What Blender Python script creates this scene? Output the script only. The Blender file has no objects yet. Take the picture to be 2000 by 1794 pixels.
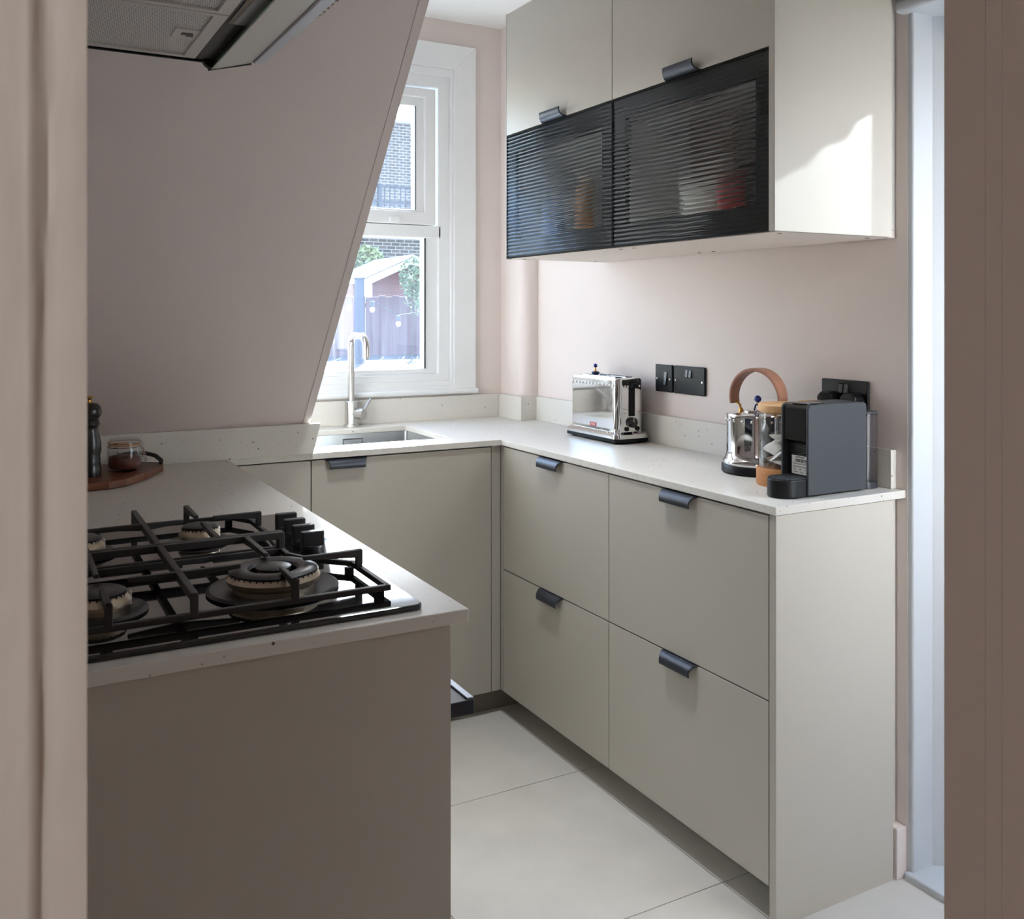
import bpy, bmesh, math, random
from mathutils import Vector, Matrix
random.seed(7)
PI = math.pi
scene = bpy.context.scene
COL = scene.collection

# ---------------------------------------------------------------- camera
TH = 0.4995
cam_d = bpy.data.cameras.new('camera')
cam = bpy.data.objects.new('camera', cam_d)
COL.objects.link(cam)
cam.location = (0, 0, 1.3116)
cam.rotation_euler = (PI/2, 0, -TH)
cam_d.sensor_width = 36
cam_d.sensor_fit = 'HORIZONTAL'
cam_d.lens = 1853.47*36/2000
cam_d.shift_x = (1000-990.67)/2000
cam_d.shift_y = -(897-611.4)/2000
cam_d.clip_start = 0.02
cam_d.dof.use_dof = True
cam_d.dof.focus_distance = 2.3
cam_d.dof.aperture_fstop = 18
scene.camera = cam

# ---------------------------------------------------------------- sky, sun, exposure
SKY_STRENGTH = 1.5
SUN_DIR = Vector((0.45, 1.0, 0.62)).normalized()      # towards the sun
SUN_STRENGTH = 93.0
world = bpy.data.worlds.new('sky')
scene.world = world
world.use_nodes = True
nt = world.node_tree
nt.nodes.clear()
wo = nt.nodes.new('ShaderNodeOutputWorld')
wb = nt.nodes.new('ShaderNodeBackground')
sk = nt.nodes.new('ShaderNodeTexSky')
sk.sky_type = 'NISHITA'
sk.sun_disc = False
sk.sun_elevation = math.asin(SUN_DIR.z)
sk.sun_rotation = math.atan2(SUN_DIR.x, SUN_DIR.y)
sk.air_density = 1.0
sk.dust_density = 0.5
sk.ozone_density = 1.0
wb.inputs['Strength'].default_value = SKY_STRENGTH
nt.links.new(sk.outputs[0], wb.inputs[0])
nt.links.new(wb.outputs[0], wo.inputs[0])

def sun_lamp(name, to_sun, strength, angle, col=(0.83, 0.95, 1.0)):
    d = bpy.data.lights.new(name, 'SUN')
    d.energy = strength
    d.angle = math.radians(angle)
    d.color = col
    o = bpy.data.objects.new(name, d)
    COL.objects.link(o)
    o.rotation_euler = (-Vector(to_sun)).to_track_quat('-Z', 'Y').to_euler()
    o.location = Vector(to_sun)*10
    return o
sun_lamp('sun', SUN_DIR, SUN_STRENGTH, 0.6)
# the same sun thrown back by the glass of the opened garden door
def glint_lamp(name, target, to_lamp, dist, cone, power):
    d = bpy.data.lights.new(name, 'SPOT')
    d.energy = power
    d.spot_size = math.radians(cone)
    d.spot_blend = 0.3
    d.color = (0.80, 0.92, 1.0)
    d.shadow_soft_size = 0.012
    o = bpy.data.objects.new(name, d)
    COL.objects.link(o)
    v = Vector(to_lamp).normalized()
    o.location = Vector(target)+v*dist
    o.rotation_euler = (-v).to_track_quat('-Z', 'Y').to_euler()
    return o
glint_lamp('sun_off_door_glass', (1.63, 1.50, 1.55), (1.0, -0.32, 0.58), 1.6, 21.0, 185)

def area_lamp(name, loc, direction, sx, sy, power, col=(1, 1, 1), portal=False):
    d = bpy.data.lights.new(name, 'AREA')
    d.shape = 'RECTANGLE'
    d.size = sx
    d.size_y = sy
    d.energy = power
    d.color = col
    d.cycles.is_portal = portal
    o = bpy.data.objects.new(name, d)
    COL.objects.link(o)
    o.location = loc
    o.rotation_euler = Vector(direction).to_track_quat('-Z', 'Z' if abs(direction[2]) < .5 else 'Y').to_euler()
    return o
area_lamp('portal_window', (1.22, 3.50, 1.64), (0, -1, 0), 0.80, 1.3, 1, portal=True)
area_lamp('portal_garden_door', (2.06, 1.12, 1.02), (-1, 0, 0), 0.80, 2.1, 1, portal=True)

vs = scene.view_settings
vs.view_transform = 'Standard'
vs.look = 'None'
vs.gamma = 1.0
vs.use_curve_mapping = False
vs.exposure = 0.27
scene.cycles.max_bounces = 11
scene.cycles.diffuse_bounces = 6
scene.cycles.glossy_bounces = 6
scene.cycles.transmission_bounces = 10
scene.cycles.transparent_max_bounces = 12
scene.cycles.caustics_reflective = False
scene.cycles.caustics_refractive = True
scene.cycles.blur_glossy = 0.5
scene.cycles.sample_clamp_indirect = 6.0
scene.cycles.use_denoising = True

# ---------------------------------------------------------------- materials
def srgb(r, g, b):
    f = lambda c: (c/255/12.92) if c/255 <= 0.04045 else ((c/255+0.055)/1.055)**2.4
    return (f(r), f(g), f(b), 1)
MATS = {}
def new_mat(name):
    m = bpy.data.materials.new(name)
    m.use_nodes = True
    n = m.node_tree
    n.nodes.clear()
    out = n.nodes.new('ShaderNodeOutputMaterial')
    MATS[name] = m
    return m, n, out
def N(n, t, **kw):
    o = n.nodes.new('ShaderNode'+t)
    for k, v in kw.items():
        if k in o.inputs: o.inputs[k].default_value = v
        else: setattr(o, k, v)
    return o
def mat(name, col, rough=0.5, metal=0.0, var=0.0, vscale=4.0, bump=0.0, bscale=200.0, coat=0.0, spec=0.5, stretch=None, trans=0.0):
    m, n, out = new_mat(name)
    p = N(n, 'BsdfPrincipled')
    p.inputs['Base Color'].default_value = col
    p.inputs['Roughness'].default_value = rough
    p.inputs['Metallic'].default_value = metal
    p.inputs['Coat Weight'].default_value = coat
    p.inputs['Specular IOR Level'].default_value = spec
    p.inputs['Transmission Weight'].default_value = trans
    n.links.new(p.outputs[0], out.inputs[0])
    if var or bump:
        tc = N(n, 'TexCoord')
        src = tc.outputs['Object']
        if stretch:
            mp = N(n, 'Mapping')
            mp.inputs['Scale'].default_value = stretch
            n.links.new(src, mp.inputs[0])
            src = mp.outputs[0]
    if var:
        no = N(n, 'TexNoise', Scale=vscale, Detail=6.0, Roughness=0.6)
        n.links.new(src, no.inputs['Vector'])
        mx = N(n, 'Mix', data_type='RGBA')
        mx.inputs[6].default_value = tuple(c*(1-var) for c in col[:3])+(1,)
        mx.inputs[7].default_value = tuple(min(1, c*(1+var)) for c in col[:3])+(1,)
        n.links.new(no.outputs['Fac'], mx.inputs[0])
        n.links.new(mx.outputs[2], p.inputs['Base Color'])
    if bump:
        nb = N(n, 'TexNoise', Scale=bscale, Detail=3.0)
        n.links.new(src, nb.inputs['Vector'])
        bp = N(n, 'Bump', Strength=bump, Distance=0.002)
        n.links.new(nb.outputs['Fac'], bp.inputs['Height'])
        n.links.new(bp.outputs[0], p.inputs['Normal'])
    return m
def thin_glass(name, tint=(1, 1, 1, 1), ior=1.45, rough=0.0, dirt=0.0):
    m, n, out = new_mat(name)
    tr = N(n, 'BsdfTransparent'); tr.inputs[0].default_value = tint
    gl = N(n, 'BsdfGlossy'); gl.inputs['Roughness'].default_value = rough
    lw = N(n, 'LayerWeight'); lw.inputs['Blend'].default_value = 0.5
    pw = N(n, 'Math', operation='POWER'); pw.inputs[1].default_value = 4.0; n.links.new(lw.outputs['Facing'], pw.inputs[0])
    fr = N(n, 'Math', operation='MULTIPLY_ADD'); fr.inputs[1].default_value = 0.75; fr.inputs[2].default_value = 0.045; n.links.new(pw.outputs[0], fr.inputs[0])
    mx = N(n, 'MixShader')
    n.links.new(fr.outputs[0], mx.inputs[0]); n.links.new(tr.outputs[0], mx.inputs[1]); n.links.new(gl.outputs[0], mx.inputs[2])
    last = mx
    if dirt:
        tl = N(n, 'BsdfTranslucent'); tl.inputs[0].default_value = (0.72, 0.80, 1.0, 1)
        tc = N(n, 'TexCoord'); mp = N(n, 'Mapping'); mp.inputs['Scale'].default_value = (60, 60, 3)
        no = N(n, 'TexNoise', Scale=1.0, Detail=5.0, Roughness=0.65)
        n.links.new(tc.outputs['Object'], mp.inputs[0]); n.links.new(mp.outputs[0], no.inputs['Vector'])
        mr = N(n, 'MapRange'); mr.inputs[1].default_value = 0.25; mr.inputs[2].default_value = 0.8
        mr.inputs[3].default_value = dirt*0.45; mr.inputs[4].default_value = dirt*1.5
        n.links.new(no.outputs['Fac'], mr.inputs[0])
        m2 = N(n, 'MixShader')
        n.links.new(mr.outputs[0], m2.inputs[0]); n.links.new(mx.outputs[0], m2.inputs[1]); n.links.new(tl.outputs[0], m2.inputs[2])
        last = m2
    n.links.new(last.outputs[0], out.inputs[0])
    return m
def solid_glass(name, col=(1, 1, 1, 1), ior=1.42):
    m, n, out = new_mat(name)
    g = N(n, 'BsdfRefraction'); g.inputs['Color'].default_value = col; g.inputs['Roughness'].default_value = 0.0; g.inputs['IOR'].default_value = ior
    gl = N(n, 'BsdfGlossy'); gl.inputs['Roughness'].default_value = 0.06
    lw = N(n, 'LayerWeight'); lw.inputs['Blend'].default_value = 0.5
    pw = N(n, 'Math', operation='POWER'); pw.inputs[1].default_value = 4.0; n.links.new(lw.outputs['Facing'], pw.inputs[0])
    fr = N(n, 'Math', operation='MULTIPLY_ADD'); fr.inputs[1].default_value = 0.42; fr.inputs[2].default_value = 0.016; n.links.new(pw.outputs[0], fr.inputs[0])
    mx = N(n, 'MixShader')
    n.links.new(fr.outputs[0], mx.inputs[0]); n.links.new(g.outputs[0], mx.inputs[1]); n.links.new(gl.outputs[0], mx.inputs[2]); n.links.new(mx.outputs[0], out.inputs[0])
    return m
def quartz(name, col, spk=(0.10, 0.09, 0.085, 1)):
    m, n, out = new_mat(name)
    p = N(n, 'BsdfPrincipled'); p.inputs['Roughness'].default_value = 0.38; p.inputs['Specular IOR Level'].default_value = 0.14
    tc = N(n, 'TexCoord')
    cols = None
    base = N(n, 'TexNoise', Scale=6.0, Detail=5.0)
    n.links.new(tc.outputs['Object'], base.inputs['Vector'])
    mx0 = N(n, 'Mix', data_type='RGBA')
    mx0.inputs[6].default_value = tuple(c*0.95 for c in col[:3])+(1,); mx0.inputs[7].default_value = tuple(min(1, c*1.04) for c in col[:3])+(1,)
    n.links.new(base.outputs['Fac'], mx0.inputs[0])
    prev = mx0.outputs[2]
    for sc, th, sel, cc in ((75, 0.17, 0.94, spk), (45, 0.12, 0.94, (0.30, 0.29, 0.28, 1)), (150, 0.20, 0.90, (0.36, 0.35, 0.33, 1))):
        v = N(n, 'TexVoronoi', Scale=sc)
        n.links.new(tc.outputs['Object'], v.inputs['Vector'])
        lt = N(n, 'Math', operation='LESS_THAN'); lt.inputs[1].default_value = th
        n.links.new(v.outputs['Distance'], lt.inputs[0])
        sp = N(n, 'SeparateColor'); n.links.new(v.outputs['Color'], sp.inputs[0])
        gt = N(n, 'Math', operation='GREATER_THAN'); gt.inputs[1].default_value = sel
        n.links.new(sp.outputs[0], gt.inputs[0])
        mu = N(n, 'Math', operation='MULTIPLY'); n.links.new(lt.outputs[0], mu.inputs[0]); n.links.new(gt.outputs[0], mu.inputs[1])
        mx = N(n, 'Mix', data_type='RGBA'); mx.inputs[7].default_value = cc
        n.links.new(mu.outputs[0], mx.inputs[0]); n.links.new(prev, mx.inputs[6])
        prev = mx.outputs[2]
    n.links.new(prev, p.inputs['Base Color']); n.links.new(p.outputs[0], out.inputs[0])
    return m
def wood(name, c1, c2, scale=(3, 40, 40), rough=0.5):
    m, n, out = new_mat(name)
    p = N(n, 'BsdfPrincipled'); p.inputs['Roughness'].default_value = rough
    tc = N(n, 'TexCoord'); mp = N(n, 'Mapping'); mp.inputs['Scale'].default_value = scale
    no = N(n, 'TexNoise', Scale=1.0, Detail=6.0, Roughness=0.6)
    mx = N(n, 'Mix', data_type='RGBA'); mx.inputs[6].default_value = c1; mx.inputs[7].default_value = c2
    n.links.new(tc.outputs['Object'], mp.inputs[0]); n.links.new(mp.outputs[0], no.inputs['Vector'])
    n.links.new(no.outputs['Fac'], mx.inputs[0]); n.links.new(mx.outputs[2], p.inputs['Base Color']); n.links.new(p.outputs[0], out.inputs[0])
    return m
def filter_mesh(name):
    m, n, out = new_mat(name)
    p = N(n, 'BsdfPrincipled'); p.inputs['Metallic'].default_value = 0.35; p.inputs['Roughness'].default_value = 0.4
    tc = N(n, 'TexCoord'); mp = N(n, 'Mapping'); mp.inputs['Rotation'].default_value = (0, 0, 0.9)
    w1 = N(n, 'TexWave', Scale=62.0); n.links.new(tc.outputs['Object'], mp.inputs[0]); n.links.new(mp.outputs[0], w1.inputs['Vector'])
    mp2 = N(n, 'Mapping'); mp2.inputs['Rotation'].default_value = (0, 0, -0.6)
    w2 = N(n, 'TexWave', Scale=62.0); n.links.new(tc.outputs['Object'], mp2.inputs[0]); n.links.new(mp2.outputs[0], w2.inputs['Vector'])
    mu = N(n, 'Math', operation='MAXIMUM'); n.links.new(w1.outputs['Fac'], mu.inputs[0]); n.links.new(w2.outputs['Fac'], mu.inputs[1])
    rp = N(n, 'ValToRGB'); rp.color_ramp.elements[0].position = 0.35; rp.color_ramp.elements[0].color = (0.03, 0.03, 0.03, 1)
    rp.color_ramp.elements[1].position = 0.8; rp.color_ramp.elements[1].color = (0.85, 0.83, 0.80, 1)
    n.links.new(mu.outputs[0], rp.inputs[0]); n.links.new(rp.outputs[0], p.inputs['Base Color'])
    bp = N(n, 'Bump', Strength=0.5, Distance=0.001); n.links.new(mu.outputs[0], bp.inputs['Height']); n.links.new(bp.outputs[0], p.inputs['Normal'])
    n.links.new(p.outputs[0], out.inputs[0])
    return m
def brick_mat(name):
    m, n, out = new_mat(name)
    p = N(n, 'BsdfPrincipled'); p.inputs['Roughness'].default_value = 0.9
    tc = N(n, 'TexCoord'); mp = N(n, 'Mapping'); mp.inputs['Rotation'].default_value = (PI/2, 0, 0)
    b = N(n, 'TexBrick', Scale=1.0)
    b.inputs['Brick Width'].default_value = 0.23; b.inputs['Row Height'].default_value = 0.085; b.inputs['Mortar Size'].default_value = 0.010
    b.inputs['Color1'].default_value = (0.10, 0.075, 0.06, 1); b.inputs['Color2'].default_value = (0.055, 0.045, 0.04, 1); b.inputs['Mortar'].default_value = (0.25, 0.24, 0.22, 1)
    n.links.new(tc.outputs['Object'], mp.inputs[0]); n.links.new(mp.outputs[0], b.inputs['Vector'])
    n.links.new(b.outputs['Color'], p.inputs['Base Color']); n.links.new(p.outputs[0], out.inputs[0])
    return m

mat('wall_paint', srgb(221, 210, 205), 0.7, var=0.03, vscale=3.0, bump=0.12, bscale=90)
mat('ceiling_paint', srgb(238, 238, 236), 0.8, bump=0.05, bscale=80)
mat('white_gloss', srgb(236, 238, 238), 0.32, bump=0.05, bscale=60)
mat('door_paint', srgb(188, 193, 198), 0.35, bump=0.05, bscale=60)
mat('jamb_paint', srgb(206, 197, 188), 0.5, var=0.06, vscale=18, bump=0.9, bscale=40, stretch=(1, 1, 0.35))
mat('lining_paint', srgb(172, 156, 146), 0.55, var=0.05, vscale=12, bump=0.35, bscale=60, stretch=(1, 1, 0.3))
mat('cabinet', srgb(179, 174, 164), 0.42, var=0.012, vscale=2.0, bump=0.04, bscale=400)
mat('cabinet_body', srgb(214, 211, 205), 0.5)
mat('cabinet_inside', srgb(206, 204, 200), 0.6)
mat('underside', srgb(225, 214, 205), 0.55)
mat('gap_dark', srgb(40, 36, 32), 0.7)
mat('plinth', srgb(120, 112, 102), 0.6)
quartz('quartz', srgb(214, 211, 204))
mat('tile', srgb(203, 199, 192), 0.45, var=0.17, vscale=4.5, bump=0.06, bscale=30)
mat('grout', srgb(120, 106, 94), 0.9)
mat('hall_floor', srgb(150, 126, 100), 0.5, var=0.1)
mat('anthracite', srgb(62, 66, 74), 0.38, metal=0.55)
mat('frame_black', srgb(16, 16, 19), 0.7, spec=0.1)
mat('steel_brushed', srgb(196, 194, 190), 0.26, metal=1.0, bump=0.06, bscale=300, stretch=(1, 1, 12))
mat('steel_sink', srgb(170, 170, 170), 0.30, metal=1.0, bump=0.04, bscale=200)
mat('chrome', srgb(226, 226, 226), 0.045, metal=1.0)
mat('hob_glass', srgb(12, 11, 11), 0.05, coat=0.6, spec=0.6)
mat('cast_iron', srgb(42, 38, 35), 0.52, bump=0.25, bscale=500)
mat('burner_black', srgb(26, 25, 26), 0.32, spec=0.5)
mat('burner_alu', srgb(188, 172, 150), 0.34, metal=0.9, var=0.25, vscale=50)
mat('knob_black', srgb(28, 27, 28), 0.38)
mat('hood_alu', srgb(205, 202, 198), 0.42, metal=0.4)
mat('hood_dark', srgb(52, 48, 46), 0.5)
mat('hood_front', srgb(170, 172, 178), 0.42, metal=0.5, var=0.12, vscale=260)
mat('visor', srgb(186, 184, 176), 0.25, spec=0.6)
mat('visor_edge', srgb(52, 82, 62), 0.25)
mat('lamp_lens', srgb(150, 152, 156), 0.45)
filter_mesh('filter_mesh')
mat('black_plastic', srgb(17, 17, 19), 0.42, spec=0.22)
mat('black_gloss', srgb(14, 14, 15), 0.18)
mat('machine_grey', srgb(54, 56, 60), 0.48, spec=0.3)
mat('sticker', srgb(205, 203, 200), 0.5)
mat('ink', srgb(40, 40, 42), 0.6)
mat('blue_ball', srgb(24, 46, 140), 0.25, coat=0.4)
mat('blue_dark', srgb(34, 50, 100), 0.3)
mat('brass', srgb(190, 140, 60), 0.22, metal=1.0)
mat('red_badge', srgb(170, 40, 44), 0.4)
mat('white_print', srgb(240, 235, 230), 0.5)
wood('copper_wood', srgb(178, 130, 108), srgb(152, 102, 82), (30, 30, 30), 0.42)
wood('pale_wood', srgb(214, 172, 124), srgb(194, 148, 98), (60, 8, 60), 0.5)
wood('walnut', srgb(132, 78, 48), srgb(62, 34, 22), (14, 60, 60), 0.42)
mat('cork', srgb(176, 122, 76), 0.8, var=0.3, vscale=220, bump=0.3, bscale=300)
thin_glass('clear_glass', (0.985, 0.99, 0.99, 1), 1.45)
thin_glass('tank_glass', (0.93, 0.93, 0.95, 1), 1.5)
thin_glass('window_glass', (0.96, 0.97, 0.98, 1), 1.4, dirt=0.009)
thin_glass('window_glass_upper', (0.96, 0.97, 0.98, 1), 1.4, dirt=0.028)
solid_glass('ribbed_glass', (0.93, 0.95, 0.95, 1))
mat('paper_bag', srgb(226, 222, 216), 0.9, trans=0.0)
mat('tea_leaf', srgb(70, 48, 36), 0.9)
mat('chilli', srgb(92, 40, 26), 0.8, var=0.75, vscale=260, bump=1.0, bscale=260)
mat('wire', srgb(190, 186, 180), 0.25, metal=1.0)
mat('mill_black', srgb(13, 12, 12), 0.3, coat=0.1)
mat('leather_black', srgb(34, 33, 33), 0.6)
mat('twine', srgb(176, 118, 58), 0.9)
mat('oven_black', srgb(26, 28, 34), 0.3)
mat('oven_steel', srgb(170, 178, 188), 0.3, metal=0.8)
mat('cup_white', srgb(236, 232, 224), 0.3)
mat('cup_amber', srgb(176, 120, 58), 0.4)
mat('tin_red', srgb(176, 40, 40), 0.4)
mat('box_brown', srgb(110, 84, 64), 0.7)
mat('dark_jar', srgb(40, 42, 50), 0.3)
mat('cup_blue', srgb(70, 100, 150), 0.35)
mat('pink_box', srgb(190, 120, 115), 0.5)
# outdoors
mat('fence_wood', srgb(88, 62, 70), 0.85, var=0.25, vscale=2.0, stretch=(8, 8, 0.6))
mat('shed_wood', srgb(104, 66, 62), 0.8, var=0.15, vscale=3)
mat('white_board', srgb(232, 230, 226), 0.6)
mat('roof_felt', srgb(206, 202, 198), 0.8, var=0.1)
mat('post_blue', srgb(46, 56, 74), 0.7)
mat('bulb_socket', srgb(30, 40, 52), 0.6)
mat('bulb_glass', srgb(150, 152, 160), 0.15)
brick_mat('bricks')
mat('leaf', srgb(92, 108, 72), 0.5, var=0.3, vscale=6)
mat('leaf_light', srgb(150, 156, 110), 0.5, var=0.3, vscale=6)
mat('bark', srgb(70, 58, 48), 0.9)
mat('paving', srgb(150, 150, 152), 0.8, var=0.2, vscale=1.5)
mat('soil', srgb(58, 60, 66), 0.95, var=0.2, vscale=2)
mat('render_grey', srgb(128, 132, 138), 0.85, var=0.06)
mat('railing', srgb(24, 28, 38), 0.5)
mat('lamp_white', srgb(245, 243, 238), 0.4)

# ---------------------------------------------------------------- mesh helpers
class MB:
    def __init__(self):
        self.v = []; self.f = []
    def add(self, vs, fs):
        o = len(self.v)
        self.v += [tuple(p) for p in vs]
        self.f += [tuple(i+o for i in f) for f in fs]
        return self
    def box(self, x0, x1, y0, y1, z0, z1):
        vs = [(x, y, z) for z in (z0, z1) for y in (y0, y1) for x in (x0, x1)]
        return self.add(vs, [(0, 2, 3, 1), (4, 5, 7, 6), (0, 1, 5, 4), (2, 6, 7, 3), (0, 4, 6, 2), (1, 3, 7, 5)])
    def prism(self, poly, axis, a, b):
        n = len(poly)
        def P(p, t):
            return {'z': (p[0], p[1], t), 'y': (p[0], t, p[1]), 'x': (t, p[0], p[1])}[axis]
        vs = [P(p, a) for p in poly]+[P(p, b) for p in poly]
        fs = [tuple(range(n))[::-1], tuple(range(n, 2*n))]+[(i, (i+1) % n, (i+1) % n+n, i+n) for i in range(n)]
        return self.add(vs, fs)
    def lathe(self, prof, n=32, c=(0, 0, 0), axis='z'):
        vs = []; fs = []
        for r, z in prof:
            for k in range(n):
                a = 2*PI*k/n
                p = (r*math.cos(a), r*math.sin(a), z)
                if axis == 'x': p = (p[2], p[0], p[1])
                if axis == 'y': p = (p[0], p[2], p[1])
                vs.append((p[0]+c[0], p[1]+c[1], p[2]+c[2]))
        m = len(prof)
        for i in range(m-1):
            for k in range(n):
                fs.append((i*n+k, i*n+(k+1) % n, (i+1)*n+(k+1) % n, (i+1)*n+k))
        if prof[0][0] > 1e-6: fs.append(tuple(range(n))[::-1])
        if prof[-1][0] > 1e-6: fs.append(tuple(range((m-1)*n, m*n)))
        return self.add(vs, fs)
    def tube(self, pts, r, n=10, closed=False):
        pts = [Vector(p) for p in pts]
        m = len(pts)
        rr = r if isinstance(r, (list, tuple)) else [r]*m
        vs = []; fs = []
        up = None
        for i, p in enumerate(pts):
            if closed: t = (pts[(i+1) % m]-pts[i-1]).normalized()
            else: t = (pts[min(i+1, m-1)]-pts[max(i-1, 0)]).normalized()
            if up is None:
                up = Vector((0, 0, 1)) if abs(t.z) < .9 else Vector((1, 0, 0))
            s = t.cross(up)
            if s.length < 1e-5: s = t.orthogonal()
            s.normalize(); up = s.cross(t).normalized()
            for k in range(n):
                a = 2*PI*k/n
                vs.append(p+rr[i]*(math.cos(a)*s+math.sin(a)*up))
        for i in range(m if closed else m-1):
            j = (i+1) % m
            for k in range(n):
                fs.append((i*n+k, i*n+(k+1) % n, j*n+(k+1) % n, j*n+k))
        if not closed:
            fs.append(tuple(range(n))[::-1]); fs.append(tuple(range((m-1)*n, m*n)))
        return self.add(vs, fs)
    def ball(self, c, r, n=16, m=10, sz=1.0):
        prof = [(r*math.sin(PI*i/m), -r*sz*math.cos(PI*i/m)) for i in range(m+1)]
        prof[0] = (1e-5, prof[0][1]); prof[-1] = (1e-5, prof[-1][1])
        return self.lathe(prof, n, c)
    def bar(self, a, b, w, h, w2=None, h2=None):
        # a bar from a to b (top-line points), rectangular section, hanging below the line
        a = Vector(a); b = Vector(b); t = (b-a).normalized()
        s = t.cross(Vector((0, 0, 1)))
        if s.length < 1e-4: s = Vector((1, 0, 0))
        s.normalize(); u = s.cross(t).normalized()
        w2 = w2 or w; h2 = h2 or h
        vs = []
        for p, ww, hh in ((a, w, h), (b, w2, h2)):
            vs += [p-s*ww/2-u*hh, p+s*ww/2-u*hh, p+s*ww/2, p-s*ww/2]
        return self.add(vs, [(3, 2, 1, 0), (4, 5, 6, 7), (0, 1, 5, 4), (1, 2, 6, 5), (2, 3, 7, 6), (3, 0, 4, 7)])
    def build(self, name, material, parent=None, bevel=0.0, seg=2, smooth=None, world=False):
        vs = self.v
        if world and parent is not None:
            o = Vector((0, 0, 0)); p = parent
            while p: o += p.location; p = p.parent
            vs = [(x-o.x, y-o.y, z-o.z) for x, y, z in vs]
        me = bpy.data.meshes.new(name)
        me.from_pydata(vs, [], self.f)
        bm = bmesh.new(); bm.from_mesh(me)
        bmesh.ops.recalc_face_normals(bm, faces=bm.faces)
        bm.to_mesh(me); bm.free()
        if smooth is not None:
            me.polygons.foreach_set('use_smooth', [True]*len(me.polygons))
            me.set_sharp_from_angle(angle=math.radians(smooth))
        me.materials.append(MATS[material])
        o = bpy.data.objects.new(name, me)
        COL.objects.link(o)
        if parent: o.parent = parent
        if bevel:
            md = o.modifiers.new('bevel', 'BEVEL'); md.width = bevel; md.segments = seg; md.limit_method = 'ANGLE'; md.angle_limit = math.radians(40)
            md.harden_normals = False
        return o
def tag(o, label=None, cat=None, group=None, kind=None):
    if label: o['label'] = label
    if cat: o['category'] = cat
    if group: o['group'] = group
    if kind: o['kind'] = kind
    return o
def thing(name, label, cat, loc=(0, 0, 0), rz=0, group=None):
    o = bpy.data.objects.new(name, None); COL.objects.link(o)
    o.empty_display_size = 0.05
    o.location = loc; o.rotation_euler = (0, 0, rz)
    return tag(o, label, cat, group)
def struct(o, label=None):
    return tag(o, label, None, None, 'structure')
def cells(xs, ys, keep, z0, z1):
    # slab made of grid cells with side walls only on the outline
    m = MB(); idx = {}
    def V(i, j, k):
        key = (i, j, k)
        if key not in idx:
            idx[key] = len(m.v); m.v.append((xs[i], ys[j], (z0, z1)[k]))
        return idx[key]
    on = lambda i, j: 0 <= i < len(xs)-1 and 0 <= j < len(ys)-1 and keep(i, j)
    for i in range(len(xs)-1):
        for j in range(len(ys)-1):
            if not on(i, j): continue
            m.f.append((V(i, j, 1), V(i+1, j, 1), V(i+1, j+1, 1), V(i, j+1, 1)))
            m.f.append((V(i, j+1, 0), V(i+1, j+1, 0), V(i+1, j, 0), V(i, j, 0)))
            for (di, dj, a, b) in ((-1, 0, (i, j), (i, j+1)), (1, 0, (i+1, j+1), (i+1, j)), (0, -1, (i+1, j), (i, j)), (0, 1, (i, j+1), (i+1, j+1))):
                if not on(i+di, j+dj):
                    m.f.append((V(*a, 0), V(*a, 1), V(*b, 1), V(*b, 0)))
    return m
def rrect(x0, x1, z0, z1, r, n=5, corners=(1, 1, 1, 1)):
    pts = []
    for (cx, cz, a0, on) in ((x1-r, z0+r, -PI/2, corners[0]), (x1-r, z1-r, 0, corners[1]), (x0+r, z1-r, PI/2, corners[2]), (x0+r, z0+r, PI, corners[3])):
        if on:
            for k in range(n+1):
                a = a0+PI/2*k/n
                pts.append((cx+r*math.cos(a), cz+r*math.sin(a)))
        else:
            pts.append((cx+r*(1 if math.cos(a0+PI/4) > 0 else -1), cz+r*(1 if math.sin(a0+PI/4) > 0 else -1)))
    return pts
def text(body, size, material, parent, loc, rot, name='lettering', depth=0.0002):
    c = bpy.data.curves.new(name, 'FONT'); c.body = body; c.size = size; c.extrude = depth
    c.align_x = 'CENTER'; c.align_y = 'CENTER'
    c.materials.append(MATS[material])
    tmp = bpy.data.objects.new(name, c); COL.objects.link(tmp)
    me = bpy.data.meshes.new_from_object(tmp); bpy.data.objects.remove(tmp)
    o = bpy.data.objects.new(name, me); COL.objects.link(o)
    o.parent = parent; o.location = loc; o.rotation_euler = rot
    return o

# ---------------------------------------------------------------- room dimensions
XL, XR, YB, ZC = -0.03, 1.8755, 3.366, 2.454
YK, YH = 0.61, 0.50               # kitchen and hall faces of the doorway wall
DX0, DX1, DH = 0.040, 0.823, 2.06  # inner doorway
GY0, GY1, GH = 0.72, 1.492, 2.02   # garden door opening in the right wall
WX0, WX1, WZ0, WZ1 = 0.86, 1.592, 1.03, 2.262  # window opening

# floor and tiles
fl = struct(MB().box(XL-0.02, 2.12, YH, YB+0.02, -0.06, -0.004).build('floor', 'grout'), 'pale grey stone tiled kitchen floor with thin brown joints')
xl = [XL, 0.283, 0.883, 1.483, XR]
yl = [YK-0.11, 1.076, 1.683, 2.290, 2.897, YB]
for i in range(len(xl)-1):
    for j in range(len(yl)-1):
        g = 0.0013
        MB().box(xl[i]+g, xl[i+1]-g, yl[j]+g, yl[j+1]-g, -0.006, 0.0).build('tile', 'tile', fl, bevel=0.0006, seg=1)
struct(MB().box(-1.6, 2.3, -2.2, YH, -0.06, 0.0).build('floor_hall', 'hall_floor'))
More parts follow.
